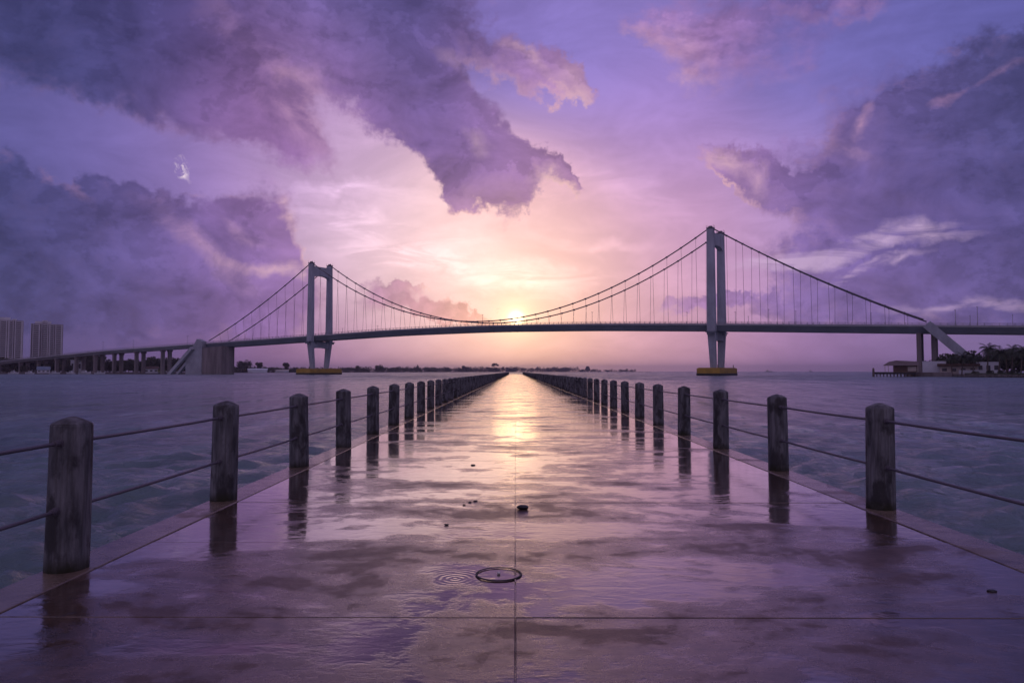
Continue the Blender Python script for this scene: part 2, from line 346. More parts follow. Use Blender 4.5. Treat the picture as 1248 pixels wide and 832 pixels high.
def make_post_mat():
    m, T, b = mat('weathered_post')
    co = objco(T); info = T.n('ShaderNodeObjectInfo').outputs['Random']
    co2 = T.v('ADD', co, T.comb(T.m('MULTIPLY', info, 37), T.m('MULTIPLY', info, 11), T.m('MULTIPLY', info, 5)))
    streak = T.noise(T.mapping(co2, scale=(1, 1, .16)), 14, 6, .62)
    big = T.noise(T.mapping(co2, scale=(1, 1, .5)), 5, 5, .6)
    fine = T.noise(co2, 90, 4, .6)
    grain = T.noise(T.mapping(co2, scale=(1, 1, .03)), 60, 3, .6)
    c = T.mix(T.rng(streak, .36, .64), (.052, .054, .060, 1), (.175, .178, .190, 1))
    c = T.mix(T.rng(big, .50, .60, 0, .9), c, (.022, .021, .023, 1))
    c = T.mix(T.rng(grain, .5, .62, 0, .45), c, (.05, .045, .042, 1))
    z = T.sep(co)[2]
    c = T.mix(T.m('MULTIPLY', T.rng(z, .10, .0), T.rng(big, .3, .6)), c, (.05, .055, .028, 1))
    c = T.mix(T.m('MULTIPLY', T.rng(fine, .62, .7), T.rng(streak, .45, .6)), c, (.21, .21, .205, 1))
    T.put(b.inputs['Base Color'], c)
    T.put(b.inputs['Roughness'], T.rng(big, .3, .7, .92, .7))
    bump(T, b, T.m('ADD', T.m('MULTIPLY', grain, .7), T.m('ADD', T.m('MULTIPLY', fine, .25), T.m('MULTIPLY', streak, .8))), .7, .008)
    return m
M['post'] = make_post_mat()

XL, XR = -3.41, 4.00           # post rows
KL0, KL1, KR0, KR1 = -3.545, -3.20, 3.79, 4.145     # kerb edges
def make_path_mat(name='wet_concrete', kerb=False):
    m, T, b = mat(name)
    co = objco(T)
    X, Y, Z = T.sep(co)
    a = T.noise(T.mapping(co, scale=(.5, 1, 1)), 1.0, 7, .62, dist=.5)         # where the water stands
    a2 = T.noise(T.v('ADD', co, (7, 3, 0)), 3.0, 6, .62, dist=.3)
    fine = T.noise(co, 55, 5, .65); grit = T.noise(co, 210, 3, .7)
    mid = T.noise(T.mapping(co, scale=(.6, 1, 1)), 8, 5, .6)
    wet = T.m('ADD', T.m('MULTIPLY', a, .72), T.m('MULTIPLY', a2, .28))
    farw = T.rng(Y, 4.0, 11.0, -.012, .03)                                      # the pier drains worse further out
    edge = T.m('MAXIMUM', T.rng(X, KL1+1.3, KL1+.1), T.rng(X, KR0-1.3, KR0-.1))      # water gathers along the kerbs
    wet = T.m('ADD', wet, T.m('MULTIPLY', edge, .055))
    wet = T.m('ADD', wet, T.m('ADD', T.m('MULTIPLY', T.m('SUBTRACT', mid, .5), .10), T.m('MULTIPLY', T.m('SUBTRACT', fine, .5), .05)))
    wet = T.m('ADD', wet, farw)
    pud = T.rng(wet, .48, .55, 0, 1, smooth=True)
    dry = T.rng(wet, .47, .41, 0, 1, smooth=True)
    # colour: damp brownish concrete, blotched
    c = T.mix(T.rng(a2, .35, .65), (.055, .031, .021, 1), (.115, .066, .045, 1))
    c = T.mix(T.rng(mid, .52, .66, 0, .6), c, (.032, .020, .017, 1))
    c = T.mix(T.m('MULTIPLY', dry, .3), c, (.11, .078, .065, 1))
    c = T.v('SCALE', c, T.rng(grit, .35, .65, .75, 1.3))
    c = T.v('SCALE', c, T.rng(fine, .3, .7, .8, 1.2))
    c = T.v('SCALE', c, T.fmix(pud, 1.0, .75))
    rust = T.noise(T.v('ADD', co, (2, 9, 0)), 1.3, 5, .6)
    c = T.mix(T.rng(rust, .6, .72, 0, .5), c, (.10, .055, .035, 1))
    vor = T.n('ShaderNodeTexVoronoi', feature='DISTANCE_TO_EDGE'); vor.inputs['Scale'].default_value = .42
    T.put(vor.inputs['Vector'], T.v('ADD', co, T.v('SCALE', T.noise(co, 2.2, 6, .65, col=True), .55)))
    crack = T.m('MULTIPLY', T.rng(vor.outputs['Distance'], .0035, .0012), T.rng(T.noise(T.v('ADD', co, (4, 4, 4)), .5, 2), .5, .56))
    c = T.mix(T.m('MULTIPLY', crack, .85), c, (.012, .009, .009, 1))
    agg = T.n('ShaderNodeTexVoronoi'); agg.inputs['Scale'].default_value = 95; T.put(agg.inputs['Vector'], co)
    spk = T.m('MULTIPLY', T.rng(agg.outputs['Distance'], .26, .14), T.rng(T.noise(T.v('ADD', co, (1, 5, 2)), 40, 2), .52, .62))
    c = T.mix(T.m('MULTIPLY', spk, .6), c, (.24, .19, .16, 1))
    if kerb:
        c = T.mix(T.rng(a2, .3, .6, .2, .8), c, (.21, .165, .13, 1))
    T.put(b.inputs['Base Color'], c)
    r = T.fmix(pud, T.rng(mid, .3, .7, .20, .36), T.rng(mid, .35, .7, .08, .16))
    T.put(b.inputs['Coat Weight'], T.m('MULTIPLY', T.fmix(dry, T.fmix(pud, .75, 1.0), .22), .25 if kerb else 1.0))
    T.put(b.inputs['Coat Roughness'], T.fmix(pud, T.rng(mid, .3, .7, .11, .20), T.rng(mid, .35, .7, .04, .10)))
    b.inputs['Coat IOR'].default_value = 1.36
    r = T.m('ADD', r, T.m('MULTIPLY', dry, .12))
    if kerb: r = T.m('ADD', r, .15)
    T.put(b.inputs['Roughness'], r)
    b.inputs['IOR'].default_value = 1.5
    T.put(b.inputs['Specular IOR Level'], T.m('SUBTRACT', .30 if kerb else .55, T.m('MULTIPLY', dry, .0 if kerb else .38)))
    # relief: grit where it is only damp, soft ripples where water stands
    rip = T.noise(T.mapping(co, scale=(.7, 1.4, 1)), 7, 3, .5, dist=.6)
    h = T.fmix(pud, T.m('ADD', T.m('MULTIPLY', grit, .55), T.m('MULTIPLY', fine, .35)), T.m('ADD', .1, T.m('MULTIPLY', fine, .05)))
    h = T.m('ADD', h, T.m('MULTIPLY', rip, .55)); h = T.m('SUBTRACT', h, T.m('MULTIPLY', crack, .8))
    h2 = T.m('ADD', T.m('MULTIPLY', rip, .5), T.m('MULTIPLY', T.m('SUBTRACT', 1.0, pud), T.m('ADD', T.m('MULTIPLY', fine, .36), T.m('MULTIPLY', grit, .26))))
    if not kerb:
        cx, cy = RIP
        dx = T.m('SUBTRACT', X, cx); dy = T.m('SUBTRACT', Y, cy)
        rr = T.m('SQRT', T.m('ADD', T.m('MULTIPLY', dx, dx), T.m('MULTIPLY', dy, dy)))
        ring = T.m('MULTIPLY', T.m('SINE', T.m('MULTIPLY', T.m('ADD', rr, T.m('MULTIPLY', mid, .02)), 135.)), T.m('MULTIPLY', T.rng(rr, .05, .34, .6, 0.0), T.rng(a2, .40, .60, .2, 1.0)))
        h = T.m('ADD', h, T.m('MULTIPLY', ring, .25)); h2 = T.m('ADD', h2, T.m('MULTIPLY', ring, .25))
    bump(T, b, h, .33, .012)
    nb = T.n('ShaderNodeBump'); nb.inputs['Strength'].default_value = .42; nb.inputs['Distance'].default_value = .010
    T.put(nb.inputs['Height'], h2); T.put(b.inputs['Coat Normal'], nb.outputs[0])
    return m
RIP = (at(556, 5.05), 5.02)
M['path'] = make_path_mat(); M['kerb'] = make_path_mat('kerb_concrete', True)

# ---------------------------------------------------------------- water
def make_water():
    def axis(stops):
        out = []
        for (a, b_, n) in stops:
            out += list(np.linspace(a, b_, n, endpoint=False))
        return out
    def geo(a, b_, n): return list(np.geomspace(a, b_, n))
    xs = np.array([-q for q in geo(3.0, 9000, 560)][::-1] + list(np.linspace(-2.7, 3.3, 8)) + geo(3.6, 9000, 560))
    ys = np.array([-400, -100, -30, -10, -4] + list(np.linspace(0, 3, 24)) + geo(3.08, 11000, 640))
    XX, YY = np.meshgrid(xs, ys); ZZ = np.zeros_like(XX)
    rs = np.random.RandomState(3)
    dxl = np.gradient(xs); dyl = np.gradient(ys); DX, DY = np.meshgrid(dxl, dyl); cell = np.maximum(np.abs(DX), np.abs(DY))
    WX = XX+.35*np.sin(YY*.43+1.1)+.2*np.sin(XX*.9); WY = YY+.4*np.sin(XX*.37)+.25*np.sin(YY*.6+2)
    for i in range(84):
        L = 0.34*(1.9/.34)**(rs.rand()**1.1)
        th = R(-80+rs.randn()*42); k = 2*math.pi/L
        amp = .0088*L**.8*(.5+rs.rand())
        ph = k*(WX*math.cos(th)+WY*math.sin(th))+rs.rand()*6.28
        s_ = 1-np.abs(np.sin(ph/2))*1.0 if i % 3 == 0 else .5+.5*np.sin(ph)
        fade = np.clip((L/3.0-cell)/(L/6.0), 0, 1)
        ZZ += amp*2*(s_-.5)*fade
    ZZ -= .02
    v = np.stack([XX, YY, ZZ], -1).reshape(-1, 3)
    ny, nx = XX.shape
    i = np.arange((ny-1)*(nx-1)); r = i//(nx-1); c = i % (nx-1); a = r*nx+c
    f = np.stack([a, a+1, a+nx+1, a+nx], -1)
    me = bpy.data.meshes.new('water'); me.vertices.add(len(v)); me.vertices.foreach_set('co', v.ravel())
    me.loops.add(f.size); me.loops.foreach_set('vertex_index', f.ravel().astype(np.int32))
    me.polygons.add(len(f)); me.polygons.foreach_set('loop_start', (np.arange(len(f))*4).astype(np.int32)); me.polygons.foreach_set('loop_total', np.full(len(f), 4, np.int32))
    me.polygons.foreach_set('use_smooth', np.ones(len(f), bool)); me.update(); me.validate()
    m, T, b = mat('sea_water')
    co = objco(T)
    n1 = T.noise(T.mapping(co, scale=(.55, 1, 1)), 3.4, 7, .7, dist=.5)
    n2 = T.noise(T.mapping(co, scale=(.4, 1, 1)), .45, 6, .66, dist=.4)
    n3 = T.noise(T.mapping(co, scale=(.25, 1, 1), rot=(0, 0, .15)), .03, 6, .65)
    dist = T.v('LENGTH', co)
    n0 = T.noise(T.mapping(co, scale=(.6, 1, 1)), 11, 4, .6, dist=.4)
    h = T.m('ADD', T.m('MULTIPLY_ADD', n0, T.rng(dist, 25, 6, 0, .07), T.m('MULTIPLY', n1, .40)), T.m('ADD', T.m('MULTIPLY', n2, .9), T.m('MULTIPLY', n3, T.rng(dist, 40, 300, 0, 14.))))
    patch = T.noise(T.mapping(co, scale=(.3, 1, 1)), .05, 4, .6)
    n4 = T.noise(T.mapping(co, scale=(.42, .10, 1)), 1.0, 6, .68, dist=.5); n5 = T.noise(T.mapping(co, scale=(.07, .016, 1), rot=(0, 0, .1)), 1.0, 6, .68, dist=.5)
    chop = T.m('ADD', T.m('MULTIPLY', T.m('SUBTRACT', n4, .5), T.rng(dist, 8, 40)), T.m('MULTIPLY', T.m('SUBTRACT', n5, .5), T.rng(dist, 60, 300)))   # wind ripples: drive roughness and relief, and are painted into the colour
    wc = T.mix(T.rng(patch, .35, .65), (.095, .145, .150, 1), (.13, .19, .19, 1))
    T.put(b.inputs['Base Color'], T.v('SCALE', wc, T.rng(chop, -.2, .2, .35, 1.7)))  # light and dark of far ripples painted into the water colour
    h = T.m('MULTIPLY_ADD', chop, 1.6, h)
    T.put(b.inputs['Roughness'], T.m('ADD', T.rng(dist, 10, 260, .05, .34), T.m('ADD', T.rng(n2, .3, .7, -.03, .05), T.rng(chop, -.16, .16, .13, -.13))))
    b.inputs['IOR'].default_value = 1.33
    bump(T, b, h, 1.0, .25)
    me.materials.append(m)
    o = bpy.data.objects.new('water', me); C.objects.link(o); tag(o, kind='structure'); return o
make_water()

# ---------------------------------------------------------------- the pier
PY0, PY1 = -6.0, 362.0
def slab_panel(b, x0, x1, y0, y1, z, bev=.004, th=.03):
    vs = [(x0, y0, z-th), (x1, y0, z-th), (x1, y1, z-th), (x0, y1, z-th),
          (x0, y0, z-bev), (x1, y0, z-bev), (x1, y1, z-bev), (x0, y1, z-bev),
          (x0+bev, y0+bev, z), (x1-bev, y0+bev, z), (x1-bev, y1-bev, z), (x0+bev, y1-bev, z)]
    fs = [(0, 1, 5, 4), (1, 2, 6, 5), (2, 3, 7, 6), (3, 0, 4, 7), (4, 5, 9, 8), (5, 6, 10, 9), (6, 7, 11, 10), (7, 4, 8, 11), (8, 9, 10, 11)]
    b.add(vs, fs)
b = MB()
joints = [4.24+1.83*k for k in range(-6, 196)]
for j0, j1 in zip(joints[:-1], joints[1:]):
    g = .0022
    dz = random.uniform(-.002, .002)
    slab_panel(b, KL1+.004, -g, j0+g, j1-g, DECK+dz)
    slab_panel(b, g, KR0-.004, j0+g, j1-g, DECK+random.uniform(-.002, .002))
b.box(KL0+.05, KR1-.05, joints[0], joints[-1], DECK-.45, DECK-.012)
path = tag(b.build('path', M['path']), kind='structure')
def kerb(x0, x1):
    b = MB(); z = DECK+.008
    n = 92; L = (joints[-1]-joints[0])/n
    for i in range(n):
        y0 = joints[0]+i*L+.004; y1 = joints[0]+(i+1)*L-.004; bv = .005
        vs = []
        for y in (y0, y1):
            vs += [(x0, y, DECK-.55), (x0, y, z-bv), (x0+bv, y, z), (x1-bv, y, z), (x1, y, z-bv), (x1, y, DECK-.55)]
        fs = [(k, k+1, k+7, k+6) for k in range(5)]+[(0, 6, 11, 5)]+[(0, 5, 4, 3, 2, 1), (6, 7, 8, 9, 10, 11)]
        b.add(vs, fs)
    return tag(b.build('kerb', M['kerb']), kind='structure')
kerb(KL0, KL1); kerb(KR0, KR1)
# piles under the pier
def pile_row():
    n = 0
    proto = None
    for k, y in enumerate(np.arange(1.0, 60, 6.0)):
        for side, x in (('left', KL0+.35), ('right', KR1-.35)):
            pass
pile_row()

Kz = DECK+.008
def post_mesh(n, hi=True):
    b = MB(); h = 1.088; r0 = .150; r1 = .143
    prof = [(r0, -.02)]+([(r0+(r1-r0)*t, h*t) for t in (.12, .3, .5, .7, .88)] if hi else [])
    prof += [(r1, h-.010), (r1-.003, h)]
    b.lathe(prof, n, wob=.012 if hi else .004)
    b.lathe([(r1-.003, h-.001), (r1-.006, h+.006), (r1-.018, h+.015), (r1*.5, h+.040), (r1*.2, h+.056), (r1*.06, h+.060)], n, wob=.012 if hi else .004)
    o = b.build('shaft' if hi else 'bollard_post', M['post'], smooth=True)
    return o
def sleeve_mesh(z, sgn):
    b = MB()
    b.tube([(0, sgn*.132, z), (0, sgn*.154, z)], .032, 12); b.tube([(0, sgn*.147, z), (0, sgn*.20, z)], .0235, 12)
    return b.build('cable_sleeve', M['cable'], smooth=False)
ZU, ZL = .955, .455      # cable heights over the kerb
ORD = ['first', 'second', 'third', 'fourth', 'fifth', 'sixth', 'seventh', 'eighth', 'ninth', 'tenth', 'eleventh', 'twelfth', 'thirteenth', 'fourteenth', 'fifteenth', 'sixteenth', 'seventeenth', 'eighteenth', 'nineteenth', 'twentieth']
proto = empty('bollard_post'); sh = post_mesh(40); sh.parent = proto
for zz in (ZU, ZL):
    for sg in (-1, 1):
        s_ = sleeve_mesh(zz, sg); s_.parent = proto
far_me = post_mesh(10, False); far_data = far_me.data; bpy.data.objects.remove(far_me)
mid_me = post_mesh(24, True); mid_data = mid_me.data; bpy.data.objects.remove(mid_me)
tops = {}
used = False
NEARN = 16
ys_of = {}
for side, x, y0, stp in (('left', XL, 5.24, 2.79), ('right', XR, 7.56, 2.90)):
    ys = []; k = -3 if side == 'right' else -2
    i = k
    while y0+i*stp < 361: ys.append((i, y0+i*stp)); i += 1
    ys_of[side] = ys
    for i, y in ys:
        if i < 0 : continue
        rs = random.Random(i*7+(side == 'left'))
        lean = (rs.uniform(-.012, .012), rs.uniform(-.012, .012))
        if i < NEARN:
            if not used: o = proto; used = True
            else: o = dup(proto)
        else:
            o = bpy.data.objects.new('bollard_post', far_data if i > 40 else mid_data); C.objects.link(o)
        o.location = (x, y, Kz); o.rotation_euler = (lean[0], lean[1], rs.choice((0,)) if i < NEARN else rs.uniform(0, 6))
        s_ = rs.uniform(.985, 1.02); o.scale = (s_, s_, rs.uniform(.985, 1.02) if i >= NEARN else 1)
        if i == 0: lab = 'big weathered round post standing nearest the camera in the %s railing' % side
        elif i < 20: lab = 'weathered round post, %s from the camera in the %s railing' % (ORD[i], side)
        else: lab = 'distant dark post in the closely packed far part of the %s railing' % side
        tag(o, lab, 'post', 'posts of the %s railing' % side if i >= 20 else 'posts along the pier edges')
    for zz, nm in ((ZU, 'upper'), (ZL, 'lower')):
        b = MB(); pts = []
        yy = [q for _, q in ys]
        for a, c in zip(yy[:-1], yy[1:]):
            nseg = 6 if a < 40 else 2
            sag = .007
            for q in range(nseg):
                t = q/nseg; pts.append((x, a+(c-a)*t, Kz+zz-sag*4*t*(1-t)))
        pts.append((x, yy[-1], Kz+zz))
        b.tube(pts, .0145, 8)
        tag(b.build('cable_rail', M['cable'], smooth=True), '%s steel cable threaded through the posts of the %s railing' % (nm, side), 'cable', 'railing cables')
    # posts just outside the frame, which carry the cables' near ends
    for i, y in ys:
        if i < 0:
            o = dup(proto, (x, y, Kz)); o.rotation_euler = (0, 0, 0)
            tag(o, 'weathered round post beside the camera carrying the near cables of the %s railing' % side, 'post', 'posts beside the camera, %s railing' % side)

# bits lying on the pier
b = MB()
cx, cy = at(608, 5.12), 5.12
pts = [(.165*math.cos(a), .165*math.sin(a), 0) for a in np.linspace(0, 2*math.pi, 49)]
b.tube(pts, [.0075+.0035*max(0, math.sin(-a*1+.2)) for a in np.linspace(0, 2*math.pi, 49)], 8, caps=False)
o = b.build('rubber_ring', M['black'], smooth=True, loc=(cx, cy, DECK+.006)); o.scale = (1, 1, .45); tag(o, 'thin black ring lying flat on the wet concrete near the centre joint', 'ring')
def stone(name, loc, s, m, lab, cat, seed, group=None):
    rs = np.random.RandomState(seed); b = MB(); n = 10
    prof = []
    vs = []; fs = []; mm = 7
    for i in range(mm):
        ph = -math.pi/2+math.pi*(i+.5)/mm
        for k in range(n):
            a = 2*math.pi*k/n; r = 1+.16*rs.randn()*.7
            vs.append((s[0]*r*math.cos(ph)*math.cos(a), s[1]*r*math.cos(ph)*math.sin(a), s[2]*(.85+.15*r)*math.sin(ph)))
    for i in range(mm-1):
        for k in range(n): fs.append((i*n+k, i*n+(k+1) % n, (i+1)*n+(k+1) % n, (i+1)*n+k))
    fs.append(tuple(range(n))[::-1]); fs.append(tuple((mm-1)*n+k for k in range(n)))
    b.add(vs, fs); o = b.build(name, m, smooth=True, loc=loc); tag(o, lab, cat, group); return o
M['dark_stone'] = simple('wet_dark_stone', (.018, .018, .02), .3, .3, 20)
M['pale_stone'] = simple('pale_pebble', (.6, .58, .55), .4, .1, 20)
stone('stone', (at(637, 7.5), 7.52, DECK+.022), (.070, .04, .028), M['dark_stone'], 'dark flat stone lying on the centre joint beyond the ring', 'stone', 1)
stone('pebble', (cx+.0, cy+.01, DECK+.009), (.014, .012, .010), M['pale_stone'], 'small white pebble lying inside the black ring', 'pebble', 2)
for i, (px, Y, s_) in enumerate(((580, 7.97, .018), (573, 7.9, .014), (566, 7.75, .014), (545, 6.75, .016), (577, 11.0, .03), (1200, 4.75, .022))):
    stone('pebble', (at(px, Y), Y, DECK+.005), (s_*1.4, s_, s_*.45), M['dark_stone'],
          ['small dark pebble nearest the flat stone, left of the centre joint', 'tiny dark chip between two others left of the flat stone', 'tiny dark chip at the left end of the three chips', 'lone dark chip on the left slabs below the three chips', 'dark fragment on the wet slabs far left of centre joint', 'lone dark fragment lying near the right kerb'][i], 'pebble', 10+i)

# ---------------------------------------------------------------- suspension bridge
N0 = Vector((-150.9, 502.0, 0)); N1 = Vector((109.2, 380.0, 0)); CR = Vector((9.8, 13.9, 0))
N0.x = at(378, 502); N1.x = at(868, 380)
DIR = (N1-N0); SPAN = DIR.length; dh = DIR.normalized(); ch = CR.normalized(); CW = CR.length
def BP(s, t, z): return Vector((N0.x+DIR.x*s+CR.x*t, N0.y+DIR.y*s+CR.y*t, z))
ZP = [(-1.9, 3.5), (-1.6, 8.8), (-1.265, 14.3), (-.819, 20.9), (-.39, 25.1), (0, 28.9), (.25, 31.4), (.5, 32.2), (.75, 31.2), (1, 29.0), (1.357, 25.2), (1.5, 23.7), (1.95, 19.5)]
_zx = np.array([a for a, _ in ZP]); _zy = np.array([q for _, q in ZP])
_dense = np.arange(-1.85, 1.92, .02); _zi = np.interp(_dense, _zx, _zy)
_k = np.hanning(13); _k /= _k.sum(); _zs = np.convolve(np.pad(_zi, 6, 'edge'), _k, 'valid')
def ZD(s): return float(np.interp(s, _dense, _zs))
def s_at(px, t=0):
    u = U(px); # (N0.x+DIR.x s + CR.x t) = u (N0.y + DIR.y s + CR.y t)
    return (u*(N0.y+CR.y*t)-(N0.x+CR.x*t))/(DIR.x-u*DIR.y)
br = empty('suspension_bridge', (N0.x, N0.y, 0))
tag(br, 'long grey suspension bridge with two towers crossing the water behind the pier', 'bridge')
INV = Matrix.Translation(Vector((-N0.x, -N0.y, 0)))
def bpart(b, name, m, parent=None, smooth=False):
    o = b.build(name, m, smooth=smooth)
    if parent is None:
        o.parent = br; o.matrix_parent_inverse = INV
    else:
        o.parent = parent
    return o
def extr(b, sec, s0, s1, ds=.03, zf=ZD):     # sec: list of (t, dz) closed
    ss = np.arange(s0, s1+1e-6, ds); n = len(sec); vs = []
    for s in ss:
        for t, dz in sec: vs.append(BP(s, t, zf(s)+dz))
    fs = []
    for i in range(len(ss)-1):
        for k in range(n): fs.append((i*n+k, i*n+(k+1) % n, (i+1)*n+(k+1) % n, (i+1)*n+k))
    fs.append(tuple(range(n))); fs.append(tuple((len(ss)-1)*n+k for k in range(n))[::-1])
    b.add(vs, fs)
T0, T1 = .085, .915
b = MB(); extr(b, [(T0, -.9), (T1, -.9), (T1, 0), (T0, 0)], -1.7, 1.9); deck = bpart(b, 'deck', M['slab'])
b = MB(); extr(b, [(T0+.10, -4.0), (T1-.10, -4.0), (T1-.03, -1.4), (T1-.03, -.903), (T0+.03, -.903), (T0+.03, -1.4)], -.385, 1.9)
bpart(b, 'girder', M['steel'], deck)
b = MB(); extr(b, [(T0+.16, -2.7), (T1-.16, -2.7), (T1-.12, -.903), (T0+.12, -.903)], -1.7, -.385-.005)
bpart(b, 'girder', M['slab'], deck)
for t in (T0+.012, T1-.012):
    b = MB()
    for z in (.45, .8, 1.15): extr(b, [(t-.004, z), (t+.004, z), (t+.004, z+.09), (t-.004, z+.09)], -1.7, 1.9)
    m = 0
    for s in np.arange(-1.69, 1.9, 3.0/SPAN):
        c = BP(s, t, 0); b.rbox(c, (dh*.09)[:2], (ch*.09)[:2], ZD(s), ZD(s)+1.25)
    bpart(b, 'railing', M['railm'], deck)
ZT = 83.2
def tower(s):
    c = BP(s, .5, 0); zdeck = ZD(s)
    hx = dh[:2]; hy = ch[:2]
    b = MB()
    # portal beam at the top with haunched underside
    def beam(zb, zt, half, inset=1.0, haunch=0):
        w = CW/2-inset
        n = 10
        for i in range(n):
            f0 = -1+2*i/n; f1 = -1+2*(i+1)/n
            def hb(f): return zb-haunch*(abs(f)**3)
            P = []
            for f in (f0, f1):
                q = c+ch*(w*f)
                P.append([(q.x-dh.x*half, q.y-dh.y*half), (q.x+dh.x*half, q.y+dh.y*half)])
            bot = [(*P[0][0], hb(f0)), (*P[0][1], hb(f0)), (*P[1][1], hb(f1)), (*P[1][0], hb(f1))]
            tp = [(*P[0][0], zt), (*P[0][1], zt), (*P[1][1], zt), (*P[1][0], zt)]
            b.hexa(bot, tp)
    beam(73.5, 80.2, 1.5, 1.0, 1.6)
    tw = bpart(b, 'tower', M['bridge'])
    for t in (0, 1):
        b = MB(); sg = 1 if t == 0 else -1
        q = BP(s, t, 0)
        def ring(z, a, l, shift):       # a: half across, l: half along
            o = q+ch*(sg*shift)
            return [(o.x+i*l*dh.x+j*a*ch.x, o.y+i*l*dh.y+j*a*ch.y, z) for i, j in ((-1, -1), (1, -1), (1, 1), (-1, 1))]
        zr = [(3.9, .95, 1.55, 2.3), (zdeck-7, 1.25, 1.95, .15), (zdeck-4.3, 1.35, 2.2, -.05), (zdeck+1, 1.3, 2.2, -.05), (ZT-1.2, 1.0, 1.85, .05)]
        rr = [ring(*k) for k in zr]
        for a, c2 in zip(rr[:-1], rr[1:]): b.hexa(a, c2)
        bpart(b, 'leg', M['bridge'], tw)
        b = MB()
        b.hexa(ring(ZT-1.2, 1.15, 2.0, .05), ring(ZT-.5, 1.15, 2.0, .05)); b.hexa(ring(ZT-.5, .6, 1.3, .05), ring(ZT+.5, .45, .8, .05))
        o2 = q+ch*(sg*.05)
        for i in (-1, 1):
            for j in (-1, 1): b.tube([(o2.x+i*1.9*dh.x+j*1.0*ch.x, o2.y+i*1.9*dh.y+j*1.0*ch.y, ZT-.5), (o2.x+i*1.9*dh.x+j*1.0*ch.x, o2.y+i*1.9*dh.y+j*1.0*ch.y, ZT+.9)], .09, 5)
        bpart(b, 'saddle', M['cable'], tw)
    b = MB(); beam(zdeck-9.2, zdeck-5.0, 1.5, .6, .8)
    bpart(b, 'crossbeam', M['bridge'], tw)
    b = MB()                                    # bearing platform and brackets under the deck
    b.rbox(c, (dh*2.4)[:2], (ch*(CW/2+3.6))[:2], zdeck-5.0, zdeck-4.4)
    for f in (-1, -.45, .45, 1):
        q = c+ch*((CW/2+2.6)*f); b.rbox(q, (dh*1.7)[:2], (ch*.7)[:2], zdeck-6.2, zdeck-5.0)
    bpart(b, 'bearing_platform', M['steel'], tw)
    b = MB(); b.rbox(c, (dh*6.2)[:2], (ch*15.0)[:2], 1.25, 4.0); b.rbox(c, (dh*5.6)[:2], (ch*14.4)[:2], 4.0, 4.35)
    ft = bpart(b, 'fender', M['yellow'], tw)
    b = MB(); b.rbox(c, (dh*6.35)[:2], (ch*15.15)[:2], -1.0, 1.25)
    bpart(b, 'waterline_band', M['black'], tw)
    b = MB()
    for f in (-1, 1):
        q = c+ch*(13.4*f)+dh*4.6; b.tube([(q.x, q.y, 4.3), (q.x, q.y, 6.0)], .22, 6)
    bpart(b, 'mooring_bollard', M['black'], tw)
tower(0); tower(1)
sL = -.365; sRn = s_at(1127)
ZSAG = CAM_Z+ (ZD(.5)-CAM_Z)+2.6
def cab_z(s):
    zt = ZT-.2
    if 0 <= s <= 1: return ZSAG+(zt-ZSAG)*(2*s-1)**2
    if s < 0:
        f = s/sL; return zt+(ZD(sL)+1.6-zt)*f - 4*3.2*f*(1-f)
    f = (s-1)/(sRn-1); return zt+(ZD(sRn)+2.6-zt)*f - 4*2.8*f*(1-f)
for t in (0, 1):
    b = MB()
    pts = [BP(s, t, cab_z(s)) for s in np.concatenate([np.linspace(sL, 0, 16), np.linspace(0, 1, 49)[1:], np.linspace(1, sRn, 15)[1:]])]
    b.tube(pts, .36, 8)
    mc = bpart(b, 'main_cable', M['cable'], smooth=True)
    tb = .093 if t == 0 else .907
    HS = [k/35 for k in range(1, 35)]+[-.0295*k for k in range(1, 12)]+[1+.0295*k for k in range(1, 12)]
    for s in HS:
        zt = cab_z(s)
        if zt-ZD(s) < 2.2: continue
        b = MB()
        b.tube([BP(s, t, zt-.1), BP(s, tb, ZD(s)+.02)], .085, 5)
        q = BP(s, t, zt); b.tube([q-dh*.5, q+dh*.5], .52, 8)
        bpart(b, 'hanger', M['cable'], mc)
# anchorage on the left: block, wedge and raking struts
def gp(px, Y, z=0): return Vector((at(px, Y), Y, z))
b = MB()
A0 = s_at(248); B_ = BP(A0, -.08, 0); C_ = BP(s_at(272), -.08, 0)
back = ch*22
def quadprism(b, pts, vec):
    n = len(pts); vs = list(pts)+[p+vec for p in pts]
    fs = [tuple(range(n)), tuple(range(2*n-1, n-1, -1))]+[(i, i+n, (i+1) % n+n, (i+1) % n) for i in range(n)]
    b.add(vs, fs)
zB = ZD(A0)
quadprism(b, [B_+Vector((0, 0, -1)), C_+Vector((0, 0, -1)), C_+Vector((0, 0, ZD(s_at(287.5))-4.05)), B_+Vector((0, 0, zB-4.05))], ch*11)
blk = bpart(b, 'anchor_block', M['anchor'])
b = MB(); YB = B_.y
B0 = B_-ch*.3
A_ = gp(226, YB+4)
P = [A_+Vector((0, 0, -1)), B0+Vector((0, 0, -1)), B0+Vector((0, 0, zB+1.2)), B0+(A_-B0)*.32+Vector((0, 0, zB+3.4)), B0+(A_-B0)*.62+Vector((0, 0, zB-3.8)), A_+Vector((0, 0, 14.5))]
quadprism(b, P, Vector((1.5, 5, 0)))
bpart(b, 'anchor_wedge', M['anchorlite'], blk)
def strut(p0, p1, w, d, name, m, parent=None):
    b = MB(); ax = (p1-p0).normalized(); side = Vector((-ax.y, ax.x, 0)).normalized()
    side = ch if side.dot(ch) > 0 else -ch
    up = ax.cross(ch).normalized()
    if up.z < 0: up = -up
    r = [[p+ch*(i*w/2)+up*(j*d/2) for i, j in ((-1, -1), (1, -1), (1, 1), (-1, 1))] for p in (p0, p1)]
    b.hexa(r[0], r[1]); return bpart(b, name, m, parent)
def bz(px, py, Y): return Vector((at(px, Y), Y, hz(px, py, Y)))
